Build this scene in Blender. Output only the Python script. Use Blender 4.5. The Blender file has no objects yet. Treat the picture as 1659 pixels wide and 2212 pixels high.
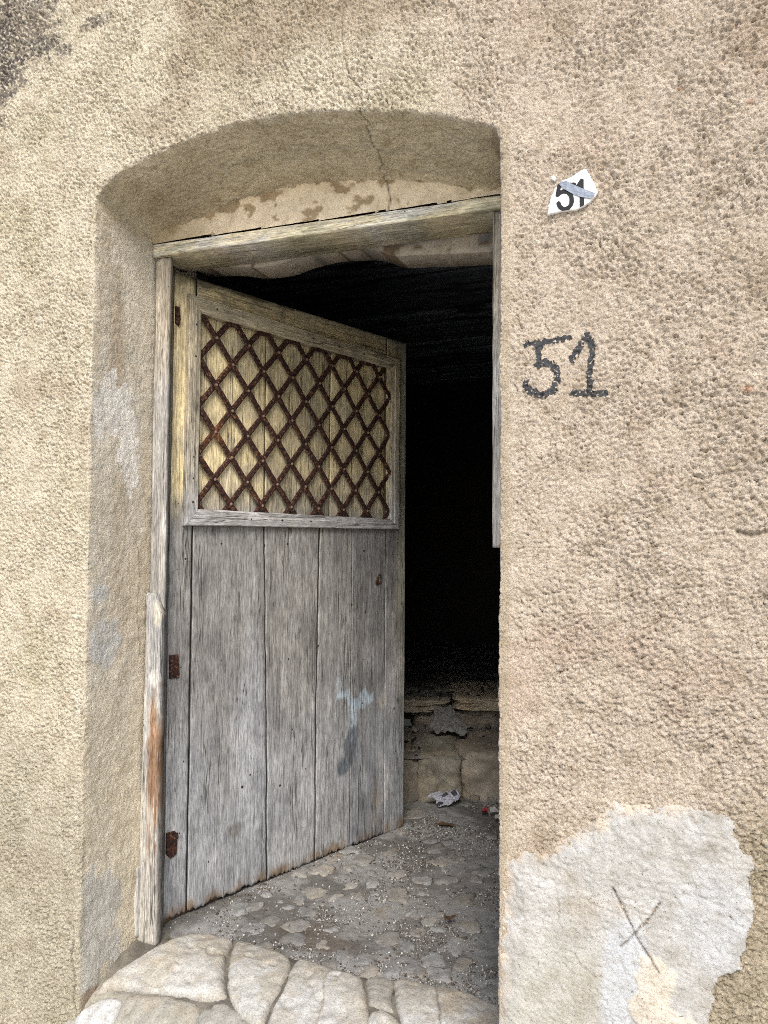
import bpy, math, random
import numpy as np
from mathutils import Matrix, Vector

# ------------------------------------------------------------------ camera, sky, sun, exposure
SC = bpy.context.scene
COL = SC.collection
SC.render.engine = 'CYCLES'


def setup_camera():
    y, p, r = math.radians(22), math.radians(2.2), math.radians(0.4)
    F0 = np.array([-math.sin(y), math.cos(y), 0]); R0 = np.array([math.cos(y), math.sin(y), 0]); U0 = np.array([0, 0, 1.])
    F = F0 * math.cos(p) + U0 * math.sin(p); U = U0 * math.cos(p) - F0 * math.sin(p)
    R = R0 * math.cos(r) + U * math.sin(r); U = U * math.cos(r) - R0 * math.sin(r)
    cd = bpy.data.cameras.new('camera'); co = bpy.data.objects.new('camera', cd); COL.objects.link(co)
    M = Matrix(((R[0], U[0], -F[0], 0), (R[1], U[1], -F[1], -1.5), (R[2], U[2], -F[2], 1.084), (0, 0, 0, 1)))
    co.matrix_world = M
    cd.sensor_fit = 'VERTICAL'; cd.sensor_height = 36; cd.lens = 36 * 1662 / 2212
    cd.clip_start = 0.02; cd.clip_end = 500
    SC.camera = co


setup_camera()
SUN_ELEV, SUN_AZ = 43, 22      # degrees; azimuth measured from -y (street side) towards +x
w = bpy.data.worlds.new('World'); SC.world = w; w.use_nodes = True
nt = w.node_tree
sky = nt.nodes.new('ShaderNodeTexSky'); sky.sky_type = 'NISHITA'; sky.sun_disc = False
sky.sun_elevation = math.radians(SUN_ELEV)
sdir = Vector((math.sin(math.radians(SUN_AZ)) * math.cos(math.radians(SUN_ELEV)),
               -math.cos(math.radians(SUN_AZ)) * math.cos(math.radians(SUN_ELEV)), math.sin(math.radians(SUN_ELEV))))
sky.sun_rotation = math.atan2(sdir.x, sdir.y)
sky.air_density = 1.0; sky.dust_density = 2.0; sky.ozone_density = 0.6
bg = nt.nodes['Background']; bg.inputs['Strength'].default_value = 0.11
nt.links.new(sky.outputs['Color'], bg.inputs['Color'])
sl = bpy.data.lights.new('sun', 'SUN'); sl.energy = 1.5; sl.angle = math.radians(26); sl.color = (1.0, 0.94, 0.86)
so = bpy.data.objects.new('sun', sl); COL.objects.link(so)
so.rotation_euler = sdir.to_track_quat('Z', 'Y').to_euler()
SC.view_settings.view_transform = 'Standard'; SC.view_settings.look = 'None'
SC.view_settings.gamma = 1; SC.view_settings.use_curve_mapping = False
SC.cycles.pixel_filter_type = 'BLACKMAN_HARRIS'; SC.cycles.filter_width = 0.9
SC.cycles.use_denoising = False; SC.cycles.use_adaptive_sampling = False; SC.cycles.sample_clamp_indirect = 2.0
SC.view_settings.exposure = 1.16

# ------------------------------------------------------------------ numeric helpers
rng = np.random.default_rng(7)
random.seed(7)
_perm = np.random.default_rng(3).permutation(4096).astype(np.int64)
_ang = np.random.default_rng(4).random(4096) * 2 * np.pi
_gx, _gy = np.cos(_ang), np.sin(_ang)
_val = np.random.default_rng(5).random(4096) * 2 - 1


def _h2(i, j, s):
    return _perm[(_perm[(i + s * 131) & 4095] + j) & 4095]


def perlin(x, y, s=0):
    x = np.asarray(x, float); y = np.asarray(y, float)
    i = np.floor(x).astype(np.int64); j = np.floor(y).astype(np.int64)
    fx, fy = x - i, y - j
    u = fx * fx * fx * (fx * (fx * 6 - 15) + 10); v = fy * fy * fy * (fy * (fy * 6 - 15) + 10)

    def g(a, b):
        h = _h2(i + a, j + b, s)
        return _gx[h] * (fx - a) + _gy[h] * (fy - b)
    a = g(0, 0) * (1 - u) + g(1, 0) * u
    b = g(0, 1) * (1 - u) + g(1, 1) * u
    return (a * (1 - v) + b * v) * 1.5


def fbm(x, y, o=4, s=0):
    t = 0; a = 1; n = 0
    for k in range(o):
        t = t + a * perlin(x * 2 ** k, y * 2 ** k, s + k); n += a; a *= .5
    return t / n


def noise3(p, s=0):
    """cheap 3-D value noise, p (n,3)"""
    i = np.floor(p).astype(np.int64); f = p - i; f = f * f * (3 - 2 * f)
    out = 0
    for a in (0, 1):
        for b in (0, 1):
            for c in (0, 1):
                h = _perm[(_perm[(_perm[(i[:, 0] + a + s * 57) & 4095] + i[:, 1] + b) & 4095] + i[:, 2] + c) & 4095]
                wgt = (f[:, 0] if a else 1 - f[:, 0]) * (f[:, 1] if b else 1 - f[:, 1]) * (f[:, 2] if c else 1 - f[:, 2])
                out = out + _val[h] * wgt
    return out


def fbm3(p, o=3, s=0):
    t = 0; a = 1; n = 0
    for k in range(o):
        t = t + a * noise3(p * 2 ** k, s + k); n += a; a *= .5
    return t / n


def sstep(a, b, x):
    t = np.clip((x - a) / (b - a), 0, 1)
    return t * t * (3 - 2 * t)


def seg_dist(P, poly):
    """distance of points (n,2) to an open polyline, nearest point too"""
    P = np.asarray(P, float); poly = np.asarray(poly, float)
    best = np.full(len(P), 1e9); near = np.zeros_like(P)
    for a, b in zip(poly[:-1], poly[1:]):
        d = b - a; L2 = d @ d
        if L2 < 1e-14:
            continue
        t = np.clip(((P - a) @ d) / L2, 0, 1)
        q = a + t[:, None] * d
        dist = np.hypot(*(P - q).T)
        m = dist < best
        best[m] = dist[m]; near[m] = q[m]
    return best, near


def in_poly(P, poly):
    x, y = P[:, 0], P[:, 1]
    ins = np.zeros(len(P), bool)
    n = len(poly)
    for k in range(n):
        x0, y0 = poly[k]; x1, y1 = poly[(k + 1) % n]
        if y0 == y1:
            continue
        c = ((y0 > y) != (y1 > y)) & (x < (x1 - x0) * (y - y0) / (y1 - y0) + x0)
        ins ^= c
    return ins


def catmull(pts, n=6, closed=True):
    pts = np.asarray(pts, float); out = []
    N = len(pts)
    for k in range(N if closed else N - 1):
        p0 = pts[(k - 1) % N] if closed or k > 0 else pts[k]
        p1, p2 = pts[k], pts[(k + 1) % N]
        p3 = pts[(k + 2) % N] if closed or k + 2 < N else p2
        for i in range(n):
            t = i / n
            out.append(.5 * (2 * p1 + (p2 - p0) * t + (2 * p0 - 5 * p1 + 4 * p2 - p3) * t * t + (3 * p1 - p0 - 3 * p2 + p3) * t ** 3))
    if not closed:
        out.append(pts[-1])
    return np.array(out)


def grid_region(xs, ys, keep, snap=None, snap_max=.006):
    """quads of a grid whose four corners are kept; border vertices snapped to a polyline.
    returns uv (n,2), quads (m,4), boundary loops [list of vertex ids]"""
    X, Y = np.meshgrid(xs, ys, indexing='ij')
    P = np.stack([X.ravel(), Y.ravel()], 1)
    k = keep(P).reshape(X.shape)
    nx, ny = X.shape
    cell = k[:-1, :-1] & k[1:, :-1] & k[:-1, 1:] & k[1:, 1:]
    I, J = np.nonzero(cell)
    q = np.stack([I * ny + J, (I + 1) * ny + J, (I + 1) * ny + J + 1, I * ny + J + 1], 1)
    used, inv = np.unique(q, return_inverse=True)
    q = inv.reshape(q.shape)
    P = P[used]
    e = np.concatenate([q[:, [0, 1]], q[:, [1, 2]], q[:, [2, 3]], q[:, [3, 0]]])
    key = e[:, 0].astype(np.int64) * len(P) + e[:, 1]
    rkey = e[:, 1].astype(np.int64) * len(P) + e[:, 0]
    be = e[~np.isin(key, rkey)]
    if snap is not None and len(be):
        bv = np.unique(be)
        d, near = seg_dist(P[bv], snap)
        m = d < snap_max
        P[bv[m]] = near[m]
    nxt = {}
    for a, b in be:
        nxt.setdefault(int(a), []).append(int(b))
    loops = []
    while nxt:
        s = next(iter(nxt)); loop = [s]; c = s
        while True:
            if c not in nxt:
                break
            n = nxt[c].pop()
            if not nxt[c]:
                del nxt[c]
            if n == s:
                break
            loop.append(n); c = n
        loops.append(loop)
    return P, q, loops


def mesh_obj(name, V, faces, mat, parent=None, attrs=None, smooth=True):
    me = bpy.data.meshes.new(name)
    V = np.asarray(V, float)
    if isinstance(faces, np.ndarray):
        n, k = faces.shape
        me.vertices.add(len(V)); me.vertices.foreach_set('co', V.astype(np.float32).ravel())
        me.loops.add(n * k); me.loops.foreach_set('vertex_index', faces.astype(np.int32).ravel())
        me.polygons.add(n)
        me.polygons.foreach_set('loop_start', np.arange(0, n * k, k, dtype=np.int32))
        me.polygons.foreach_set('loop_total', np.full(n, k, dtype=np.int32))
        me.update(calc_edges=True)
    else:
        me.from_pydata(V.tolist(), [], [list(map(int, f)) for f in faces])
    me.validate()
    if attrs:
        for an, av in attrs.items():
            av = np.asarray(av, float)
            if av.ndim == 2:
                a = me.attributes.new(an, 'FLOAT_COLOR', 'POINT')
                a.data.foreach_set('color', np.concatenate([av, np.ones((len(av), 1))], 1).astype(np.float32).ravel())
            else:
                a = me.attributes.new(an, 'FLOAT', 'POINT')
                a.data.foreach_set('value', av.astype(np.float32))
    if smooth:
        me.polygons.foreach_set('use_smooth', np.ones(len(me.polygons), bool))
    if mat is not None:
        me.materials.append(mat)
    ob = bpy.data.objects.new(name, me); COL.objects.link(ob)
    if parent is not None:
        ob.parent = parent
    return ob


def tag(o, label=None, cat=None, group=None, kind=None):
    if label: o['label'] = label
    if cat: o['category'] = cat
    if group: o['group'] = group
    if kind: o['kind'] = kind
    return o


def thing(name, label, cat, loc=(0, 0, 0), rz=0, group=None):
    o = bpy.data.objects.new(name, None); COL.objects.link(o)
    o.location = loc; o.rotation_euler = (0, 0, rz); o.empty_display_size = .1
    return tag(o, label, cat, group, 'thing')


def col(c):
    return np.array(c, float)


# ------------------------------------------------------------------ materials
def new_mat(name):
    m = bpy.data.materials.new(name); m.use_nodes = True
    t = m.node_tree
    return m, t, t.nodes['Principled BSDF']


def N(t, kind, **kw):
    n = t.nodes.new(kind)
    for k, v in kw.items():
        if k.startswith('i_'):
            key = k[2:]
            key = int(key) if key.isdigit() else key
            n.inputs[key].default_value = v
        else:
            setattr(n, k, v)
    return n


def noise_node(t, vec, scale, detail=4, rough=.6):
    n = N(t, 'ShaderNodeTexNoise')
    n.inputs['Scale'].default_value = scale; n.inputs['Detail'].default_value = detail; n.inputs['Roughness'].default_value = rough
    t.links.new(vec, n.inputs['Vector'])
    return n.outputs['Fac']


def ramp(t, fac, stops):
    r = N(t, 'ShaderNodeValToRGB')
    el = r.color_ramp.elements
    while len(el) < len(stops):
        el.new(.5)
    for e, (p, c) in zip(el, stops):
        e.position = p; e.color = (*c, 1) if len(c) == 3 else c
    t.links.new(fac, r.inputs['Fac'])
    return r.outputs['Color']


def mixc(t, a, b, fac, mode='MIX'):
    m = N(t, 'ShaderNodeMix', data_type='RGBA', blend_type=mode)
    for sock, v in ((m.inputs[0], fac), (m.inputs[6], a), (m.inputs[7], b)):
        if hasattr(v, 'links'):
            t.links.new(v, sock)
        elif isinstance(v, (tuple, list)):
            sock.default_value = (*v, 1)
        else:
            sock.default_value = v
    return m.outputs[2]


def mapr(t, v, a, b, c=0, d=1):
    m = N(t, 'ShaderNodeMapRange'); m.clamp = True
    m.inputs[1].default_value = a; m.inputs[2].default_value = b; m.inputs[3].default_value = c; m.inputs[4].default_value = d
    t.links.new(v, m.inputs[0])
    return m.outputs[0]


def bump(t, bsdf, h, strength=.5, dist=.002, prev=None):
    b = N(t, 'ShaderNodeBump'); b.inputs['Strength'].default_value = strength; b.inputs['Distance'].default_value = dist
    t.links.new(h, b.inputs['Height'])
    if prev is not None:
        t.links.new(prev, b.inputs['Normal'])
    t.links.new(b.outputs['Normal'], bsdf.inputs['Normal'])
    return b.outputs['Normal']


def attr_col(t):
    a = N(t, 'ShaderNodeAttribute', attribute_name='Col')
    return a.outputs['Color']


def stone_mat(name, grain=350, speck=0.25, bstr=.6, bdist=.0015, rough=.95, base=None):
    """mineral surface: colour attribute (or a plain base colour) broken up by fine grain and dark specks"""
    m, t, b = new_mat(name)
    tc = N(t, 'ShaderNodeTexCoord'); v = tc.outputs['Object']
    c = attr_col(t) if base is None else N(t, 'ShaderNodeRGB')
    if base is not None:
        c.outputs[0].default_value = (*base, 1); c = c.outputs[0]
    n1 = noise_node(t, v, grain, 3, .7)
    n2 = noise_node(t, v, grain * .18, 4, .6)
    c = mixc(t, c, ramp(t, n1, [(.25, (1 - speck * 1.6,) * 3), (.5, (.5 + .5 * (1 - .0),) * 3), (.8, (1 + speck,) * 3)]), 1.0, 'MULTIPLY')
    c = mixc(t, c, ramp(t, n2, [(.3, (.80, .79, .77)), (.7, (1.16, 1.16, 1.15))]), 1.0, 'MULTIPLY')
    t.links.new(c, b.inputs['Base Color'])
    b.inputs['Roughness'].default_value = rough
    b.inputs['Specular IOR Level'].default_value = .15
    nn = bump(t, b, n1, bstr, bdist)
    return m


def render_mat(name, dist=.0060, speck=.46):
    """thrown plaster: colour attribute, sand grains, dark specks painted as pit shade, sharp fractal bump"""
    m, t, b = new_mat(name)
    tc = N(t, 'ShaderNodeTexCoord'); v = tc.outputs['Object']
    n1 = noise_node(t, v, 250, 5, .75)
    n2 = noise_node(t, v, 300, 4, .75)
    n3 = noise_node(t, v, 24, 6, .65)
    c = attr_col(t)
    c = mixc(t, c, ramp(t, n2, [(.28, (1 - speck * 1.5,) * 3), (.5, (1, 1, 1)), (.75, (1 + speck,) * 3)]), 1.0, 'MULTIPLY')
    c = mixc(t, c, ramp(t, n3, [(.32, (.80, .77, .72)), (.5, (1, 1, 1)), (.68, (1.14, 1.14, 1.15))]), 1.0, 'MULTIPLY')
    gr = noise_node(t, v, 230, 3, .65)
    c = mixc(t, c, (.10, .08, .06), mapr(t, gr, .38, .29, 0, .8))  # shade of the small pits put into the colour as dark specks
    t.links.new(c, b.inputs['Base Color'])
    b.inputs['Roughness'].default_value = .95; b.inputs['Specular IOR Level'].default_value = .12
    bump(t, b, n1, 1.0, dist)
    return m


def wood_mat(name, gscale=1.0, k=1.0):
    """weathered timber: colour attribute times long vertical grain, fine checks and pin holes"""
    m, t, b = new_mat(name)
    tc = N(t, 'ShaderNodeTexCoord')
    oi = N(t, 'ShaderNodeObjectInfo')
    sh = N(t, 'ShaderNodeVectorMath', operation='MULTIPLY_ADD')
    cmb = N(t, 'ShaderNodeCombineXYZ')
    for k in range(3):
        t.links.new(oi.outputs['Random'], cmb.inputs[k])
    t.links.new(cmb.outputs[0], sh.inputs[0]); sh.inputs[1].default_value = (7.3, 3.1, 11.7)
    ga = N(t, 'ShaderNodeAttribute', attribute_name='Grain')
    t.links.new(ga.outputs['Vector'], sh.inputs[2])
    v = sh.outputs[0]

    def stretched(sx, sz, detail=4, rough=.6):
        mp = N(t, 'ShaderNodeMapping'); mp.inputs['Scale'].default_value = (sx, sx, sz)
        t.links.new(v, mp.inputs['Vector'])
        return noise_node(t, mp.outputs[0], 1.0, detail, rough)
    # wavy grain: distort by low noise
    g1 = stretched(240 * gscale, 9 * gscale, 4, .65)
    g2 = stretched(60 * gscale, 2.2 * gscale, 3, .55)
    g3 = stretched(420 * gscale, 45 * gscale, 3, .7)
    big = noise_node(t, v, 7, 3, .5)
    c = attr_col(t)
    c = mixc(t, c, ramp(t, g1, [(.32, (.66, .65, .64)), (.52, (1, 1, 1)), (.72, (1.30, 1.30, 1.29))]), k, 'MULTIPLY')
    c = mixc(t, c, ramp(t, g2, [(.28, (.82, .82, .83)), (.55, (1, 1, 1)), (.8, (1.14, 1.13, 1.11))]), k, 'MULTIPLY')
    c = mixc(t, c, ramp(t, g3, [(.34, (.55, .54, .53)), (.5, (1, 1, 1)), (.70, (1.30, 1.30, 1.30))]), k, 'MULTIPLY')
    c = mixc(t, c, ramp(t, big, [(.3, (.86, .86, .87)), (.7, (1.12, 1.12, 1.11))]), k, 'MULTIPLY')
    mot = stretched(38, 15, 5, .72)
    c = mixc(t, c, ramp(t, mot, [(.33, (.70, .70, .71)), (.5, (1, 1, 1)), (.68, (1.25, 1.25, 1.26))]), k, 'MULTIPLY')
    c = mixc(t, c, ramp(t, oi.outputs['Random'], [(0, (.84, .84, .85)), (1, (1.14, 1.13, 1.11))]), 1.0, 'MULTIPLY')
    # drying checks: thin dark lines along the grain
    ck = stretched(46 * gscale, 1.5 * gscale, 3, .55)
    line = ramp(t, ck, [(.488, (1, 1, 1)), (.499, (0, 0, 0)), (.503, (0, 0, 0)), (.514, (1, 1, 1))])
    msk = mapr(t, stretched(14, 3, 3, .6), .44, .54)
    inv = N(t, 'ShaderNodeMath', operation='SUBTRACT'); inv.inputs[0].default_value = 1.0
    t.links.new(line, inv.inputs[1])
    fac = N(t, 'ShaderNodeMath', operation='MULTIPLY')
    t.links.new(inv.outputs[0], fac.inputs[0]); t.links.new(msk, fac.inputs[1])
    c = mixc(t, c, (.045, .038, .032), mapr(t, fac.outputs[0], 0, 1, 0, .85))
    # worm holes
    vo = N(t, 'ShaderNodeTexVoronoi'); vo.inputs['Scale'].default_value = 42
    mp = N(t, 'ShaderNodeMapping'); mp.inputs['Scale'].default_value = (1, 1, .7); t.links.new(v, mp.inputs['Vector']); t.links.new(mp.outputs[0], vo.inputs['Vector'])
    hole = mapr(t, vo.outputs['Distance'], .045, .075, 1, 0)
    vr = N(t, 'ShaderNodeSeparateColor'); t.links.new(vo.outputs['Color'], vr.inputs[0])
    hs = mapr(t, vr.outputs[0], .80, .82)
    hf = N(t, 'ShaderNodeMath', operation='MULTIPLY'); t.links.new(hole, hf.inputs[0]); t.links.new(hs, hf.inputs[1])
    c = mixc(t, c, (.03, .025, .02), hf.outputs[0])
    t.links.new(c, b.inputs['Base Color'])
    b.inputs['Roughness'].default_value = .85; b.inputs['Specular IOR Level'].default_value = .2
    add = N(t, 'ShaderNodeMath', operation='MULTIPLY_ADD'); t.links.new(g1, add.inputs[0]); add.inputs[1].default_value = .6
    t.links.new(g3, add.inputs[2])
    n1 = bump(t, b, add.outputs[0], .55, .0012)
    sub = N(t, 'ShaderNodeMath', operation='MULTIPLY'); t.links.new(fac.outputs[0], sub.inputs[0]); sub.inputs[1].default_value = -1
    bump(t, b, sub.outputs[0], .6, .002, n1)
    return m


def rust_mat(name):
    m, t, b = new_mat(name)
    tc = N(t, 'ShaderNodeTexCoord'); v = tc.outputs['Object']
    n1 = noise_node(t, v, 130, 4, .65); n2 = noise_node(t, v, 9, 3, .5)
    dark = ramp(t, n1, [(.38, (.018, .010, .009)), (.52, (.045, .022, .018)), (.60, (.10, .046, .028)), (.72, (.32, .18, .10))])
    lite = ramp(t, n1, [(.36, (.04, .018, .012)), (.52, (.12, .048, .022)), (.68, (.30, .17, .10))])
    c = mixc(t, dark, lite, mapr(t, n2, .60, .74))
    t.links.new(c, b.inputs['Base Color']); b.inputs['Roughness'].default_value = .9; b.inputs['Specular IOR Level'].default_value = .2
    bump(t, b, n1, .8, .0015)
    return m


def paper_mat(name, base, rough=.6, var=.15):
    m, t, b = new_mat(name)
    tc = N(t, 'ShaderNodeTexCoord'); v = tc.outputs['Object']
    n1 = noise_node(t, v, 90, 4, .6)
    c = mixc(t, base, ramp(t, n1, [(.3, (1 - var,) * 3), (.6, (1, 1, 1))]), 1.0, 'MULTIPLY')
    t.links.new(c, b.inputs['Base Color']); b.inputs['Roughness'].default_value = rough; b.inputs['Specular IOR Level'].default_value = .25
    bump(t, b, n1, .15, .001)
    return m


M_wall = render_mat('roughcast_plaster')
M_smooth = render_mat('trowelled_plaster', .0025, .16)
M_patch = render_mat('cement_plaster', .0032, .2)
M_stone = stone_mat('limestone', 230, .30, .9, .0022)
M_floor = stone_mat('dusty_floor', 240, .30, .9, .0025)
M_grit = stone_mat('grit', 300, .1, .3, .001)
M_wood = wood_mat('weathered_wood', 1.0, .74)
M_painted = wood_mat('painted_wood', 1.0, .26)
M_rust = rust_mat('rusty_iron')
M_dark = stone_mat('dark_room_plaster', 40, .2, .4, .002, .98, (.05, .048, .047))  # near-black base colour puts the room's deep shade into its walls
M_ceil = wood_mat('dark_boards')  # dull blue-grey boards with near-black blotches
M_nail = paper_mat('nail_iron', (.035, .026, .022), .8)
M_white = paper_mat('white_enamel', (.82, .82, .82), .35, .05)
M_black = paper_mat('black_lettering', (.012, .012, .014), .5, .1)
M_paint = stone_mat('brushed_black_paint', 300, .35, .5, .0015, .8, (.055, .057, .062))
M_tape = paper_mat('grey_tape', (.27, .31, .38), .4, .35)
M_street = stone_mat('street_paving', 60, .25, .6, .004, .95, (.52, .49, .44))

# ------------------------------------------------------------------ the wall
RD = .225                         # depth of the reveal
XL, XR = -1.401, -.360
ARCH = [(-1.401, 1.950), (-1.372, 1.978), (-1.322, 2.003), (-1.223, 2.026), (-1.128, 2.044), (-1.049, 2.055), (-.973, 2.059),
        (-.874, 2.056), (-.779, 2.044), (-.689, 2.028), (-.591, 2.007), (-.517, 1.986), (-.456, 1.967), (-.397, 1.940), (-.368, 1.922), (-.360, 1.900)]
arch = catmull(ARCH, 8, False)
OUT = np.concatenate([np.stack([np.full(300, XL), np.linspace(-.60, 1.945, 300)], 1), arch,
                      np.stack([np.full(300, XR), np.linspace(1.896, -.60, 300)], 1)])
# resample evenly and take outward normals (away from the opening)
_s = np.r_[0, np.cumsum(np.hypot(*np.diff(OUT, axis=0).T))]
SS = np.arange(0, _s[-1], .002)
OUT = np.stack([np.interp(SS, _s, OUT[:, 0]), np.interp(SS, _s, OUT[:, 1])], 1)
_t = np.gradient(OUT, axis=0)
for _k in range(6):
    _t[1:-1] = (_t[:-2] + 2 * _t[1:-1] + _t[2:]) / 4
_t /= np.hypot(*_t.T)[:, None]
NRM = np.stack([-_t[:, 1], _t[:, 0]], 1)      # left of travel = outside
RND = np.where(SS < 3.6, .008, .007)
wob = .005 * fbm(SS * 6, SS * 0 + .5, 4, 31)
OUTW = OUT + NRM * wob[:, None]
OUTR = OUTW + NRM * RND[:, None]             # where the flat face begins to roll over

CRACK = np.array([(-.662, 2.021), (-.668, 2.04), (-.672, 2.075), (-.695, 2.105), (-.708, 2.15), (-.716, 2.22), (-.712, 2.26)])
CRACK2 = np.array([(-1.403, -.08), (-1.418, -.04), (-1.412, 0.0), (-1.425, .06), (-1.418, .10)])
SIDECR = [np.array([(.072, 1.106), (.09, 1.099), (.115, 1.104)]), np.array([(.11, .992), (.13, .987), (.15, .99)]),
          np.array([(.0, .712), (.02, .715)])]


def wall_height(x, z, roughness=1.0, dirx=1.0):
    """relief of the thrown render: soft waves, pebbly grains with sharp valleys, drag marks on the right"""
    big = .007 * fbm(x * 2.1, z * 2.1, 3, 1)
    mid = .0035 * fbm(x * 11, z * 11, 3, 5)
    right = sstep(-.45, -.15, x)
    # diagonal drag of the float on the right-hand side
    c, s = np.cos(.55), np.sin(.55)
    xr, zr = x * c + z * s, -x * s + z * c
    wx = .006 * perlin(x * 40, z * 40, 61); wz = .006 * perlin(x * 40, z * 40, 62)
    jx = x + .010 * fbm(x * 22, z * 22, 3, 63); jz = z + .010 * fbm(x * 22, z * 22, 3, 64)
    scl = 1 + .0 * x
    pA = pebbles((jx + wx) * 150, (jz + wz) * 150, 9) * .36 + pebbles((jx + .5 * wz) * 70, (jz + .5 * wx) * 80, 15) * .14 + fbm(x * 150, z * 150, 3, 10) * 1.0
    pB = pebbles((xr + wx) * 130, (zr + wz) * 190, 11) * .38 + pebbles((xr + .5 * wz) * 46, (zr + .5 * wx) * 80, 15) * .10 + fbm(xr * 105, zr * 190, 3, 12) * 1.0
    wear = sstep(-.45, .35, fbm(x * 7, z * 7, 4, 17) + .25 * fbm(x * 30, z * 30, 2, 26))          # rubbed flat here, crusty there
    amp = .65 + .6 * wear
    g = pA * (1 - right) + pB * right
    pits = sstep(.36, .60, fbm(x * 125, z * 125, 2, 19)) * .0055 + sstep(.50, .66, perlin(x * 70, z * 70, 20)) * .0034
    ledge = (.3 + .7 * right) * .0048 * np.abs(perlin(xr * 9 + .3 * perlin(x * 30, z * 30, 3), zr * 22, 23)) * (.3 + wear)
    return big + mid + roughness * (.0080 * amp * (g + .04) - pits * (.45 + .75 * wear) + ledge - .001)


def pebbles(x, y, s):
    """union of rounded grains of uneven height, one per jittered cell"""
    i = np.floor(x).astype(np.int64); j = np.floor(y).astype(np.int64)
    best = np.full(np.shape(x), -2.0)
    for a in (-1, 0, 1):
        for b in (-1, 0, 1):
            h = _h2(i + a, j + b, s)
            px = i + a + .5 + .48 * _val[h]; py = j + b + .5 + .48 * _val[(h + 1357) & 4095]
            top = .45 * _val[(h + 2741) & 4095]
            d2 = (x - px) ** 2 + (y - py) ** 2
            best = np.maximum(best, top - 1.35 * d2)
    return best


def ell(x, z, cx, cz, rx, rz, soft=.5, nz=.35, sc=14, s=40):
    d = np.hypot((x - cx) / rx, (z - cz) / rz) + nz * fbm(x * sc, z * sc, 4, s)
    return 1 - sstep(1 - soft * .5, 1 + soft * .5, d)


def lerp(a, b, m):
    return a * (1 - m[:, None]) + b * m[:, None]


def wall_colour(x, z):
    n = len(x)
    c = np.tile(col((.655, .59, .46)), (n, 1))                                     # cream on the left
    right = sstep(-.75, -.3, x + .12 * fbm(x * 3, z * 3, 3, 2))
    c = lerp(c, col((.60, .515, .415)), right)                                      # pinkish tan on the right
    top = sstep(-.03, .10, (z - 2.12) - .25 * np.abs(x + .95) ** 1.5 + .10 * fbm(x * 4, z * 4, 4, 7)) * sstep(-1.22, -1.12, x + .05 * fbm(x * 9, z * 9, 3, 8))
    c = lerp(c, col((.42, .345, .25)), .75 * top)                                  # browner wash over the arch
    ol = sstep(.05, .5, fbm(x * 3.3 + 4, z * 3.3, 4, 33)) * (1 - right)
    c = lerp(c, col((.52, .47, .325)), .6 * ol)                                   # olive tint
    pk = sstep(.1, .45, fbm(x * 4.1 + 9, z * 4.1, 4, 35)) * (.3 + .7 * right)
    c = lerp(c, col((.53, .415, .325)), .5 * pk)
    br = sstep(.15, .5, fbm(x * 3.0 + 1, z * 5.0 + 3, 4, 37))
    c = lerp(c, col((.41, .325, .23)), .40 * br)
    gr = ell(x, z, -1.55, .1, .25, .45, .9, .5, 5, 44)
    c = lerp(c, col((.40, .37, .285)), .6 * gr)
    rb = ell(x, z, .10, .30, .13, .30, .6, .4, 6, 46)
    c = lerp(c, col((.40, .345, .235)), .7 * rb)                                   # greenish brown low right
    for cx, cz, rx, rz in ((-1.66, 2.47, .10, .10), (-1.58, 2.385, .055, .022), (-1.415, 2.41, .05, .014), (-1.70, 2.33, .05, .045), (-1.75, 2.40, .06, .14), (-1.52, 2.36, .03, .012)):
        m = ell(x, z, cx, cz, rx * 1.1, rz * 1.2, .6, .9, 45, 50) * sstep(-.25, .15, fbm(x * 120, z * 120, 2, 51) + .12)
        c = lerp(c, col((.115, .10, .095)), .74 * m)                               # black lichen
    for (cx, cz, r) in ((-.075, 2.33, .012), (.10, 1.88, .006), (-.02, 1.93, .005), (.095, 2.37, .010), (.09, 1.36, .008)):
        c = lerp(c, col((.42, .20, .10)), .6 * ell(x, z, cx, cz, r, r * .8, .8, .5, 60, 55))
    for cr, wd in ((CRACK, .0010), (CRACK2, .003), (SIDECR[0], .003), (SIDECR[1], .003), (SIDECR[2], .002)):
        near = (np.abs(x - cr[:, 0].mean()) < .12) & (np.abs(z - cr[:, 1].mean()) < .16)
        if near.any():
            idx = np.nonzero(near)[0]
            d, _ = seg_dist(np.stack([x[idx], z[idx]], 1) + .004 * np.stack([perlin(x[idx] * 50, z[idx] * 50, 3), perlin(x[idx] * 50, z[idx] * 50, 4)], 1), cr)
            m = np.exp(-(d / wd) ** 2) * .6
            c[idx] = lerp(c[idx], col((.09, .07, .05)), m)
    return c


def groove(x, z):
    h = np.zeros_like(x)
    for cr, wd, dp in ((CRACK, .0022, .0018), (CRACK2, .004, .005), (SIDECR[0], .005, .007), (SIDECR[1], .005, .006), (SIDECR[2], .005, .006)):
        near = (np.abs(x - cr[:, 0].mean()) < .12) & (np.abs(z - cr[:, 1].mean()) < .16)
        if near.any():
            idx = np.nonzero(near)[0]
            d, _ = seg_dist(np.stack([x[idx], z[idx]], 1), cr)
            h[idx] -= dp * np.exp(-(d / wd) ** 2)
    return h


STEP = .0024


def axis(a0, a1, f0, f1):
    """fine between f0 and f1, growing coarser outwards"""
    m = list(np.arange(f0, f1, STEP)); lo = [f0]; s = STEP
    while lo[-1] > a0:
        s *= 1.10; lo.append(lo[-1] - min(s, .25))
    hi = [m[-1]]; s = STEP
    while hi[-1] < a1:
        s *= 1.10; hi.append(hi[-1] + min(s, .25))
    return np.array(lo[:0:-1] + m + hi[1:])


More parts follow.
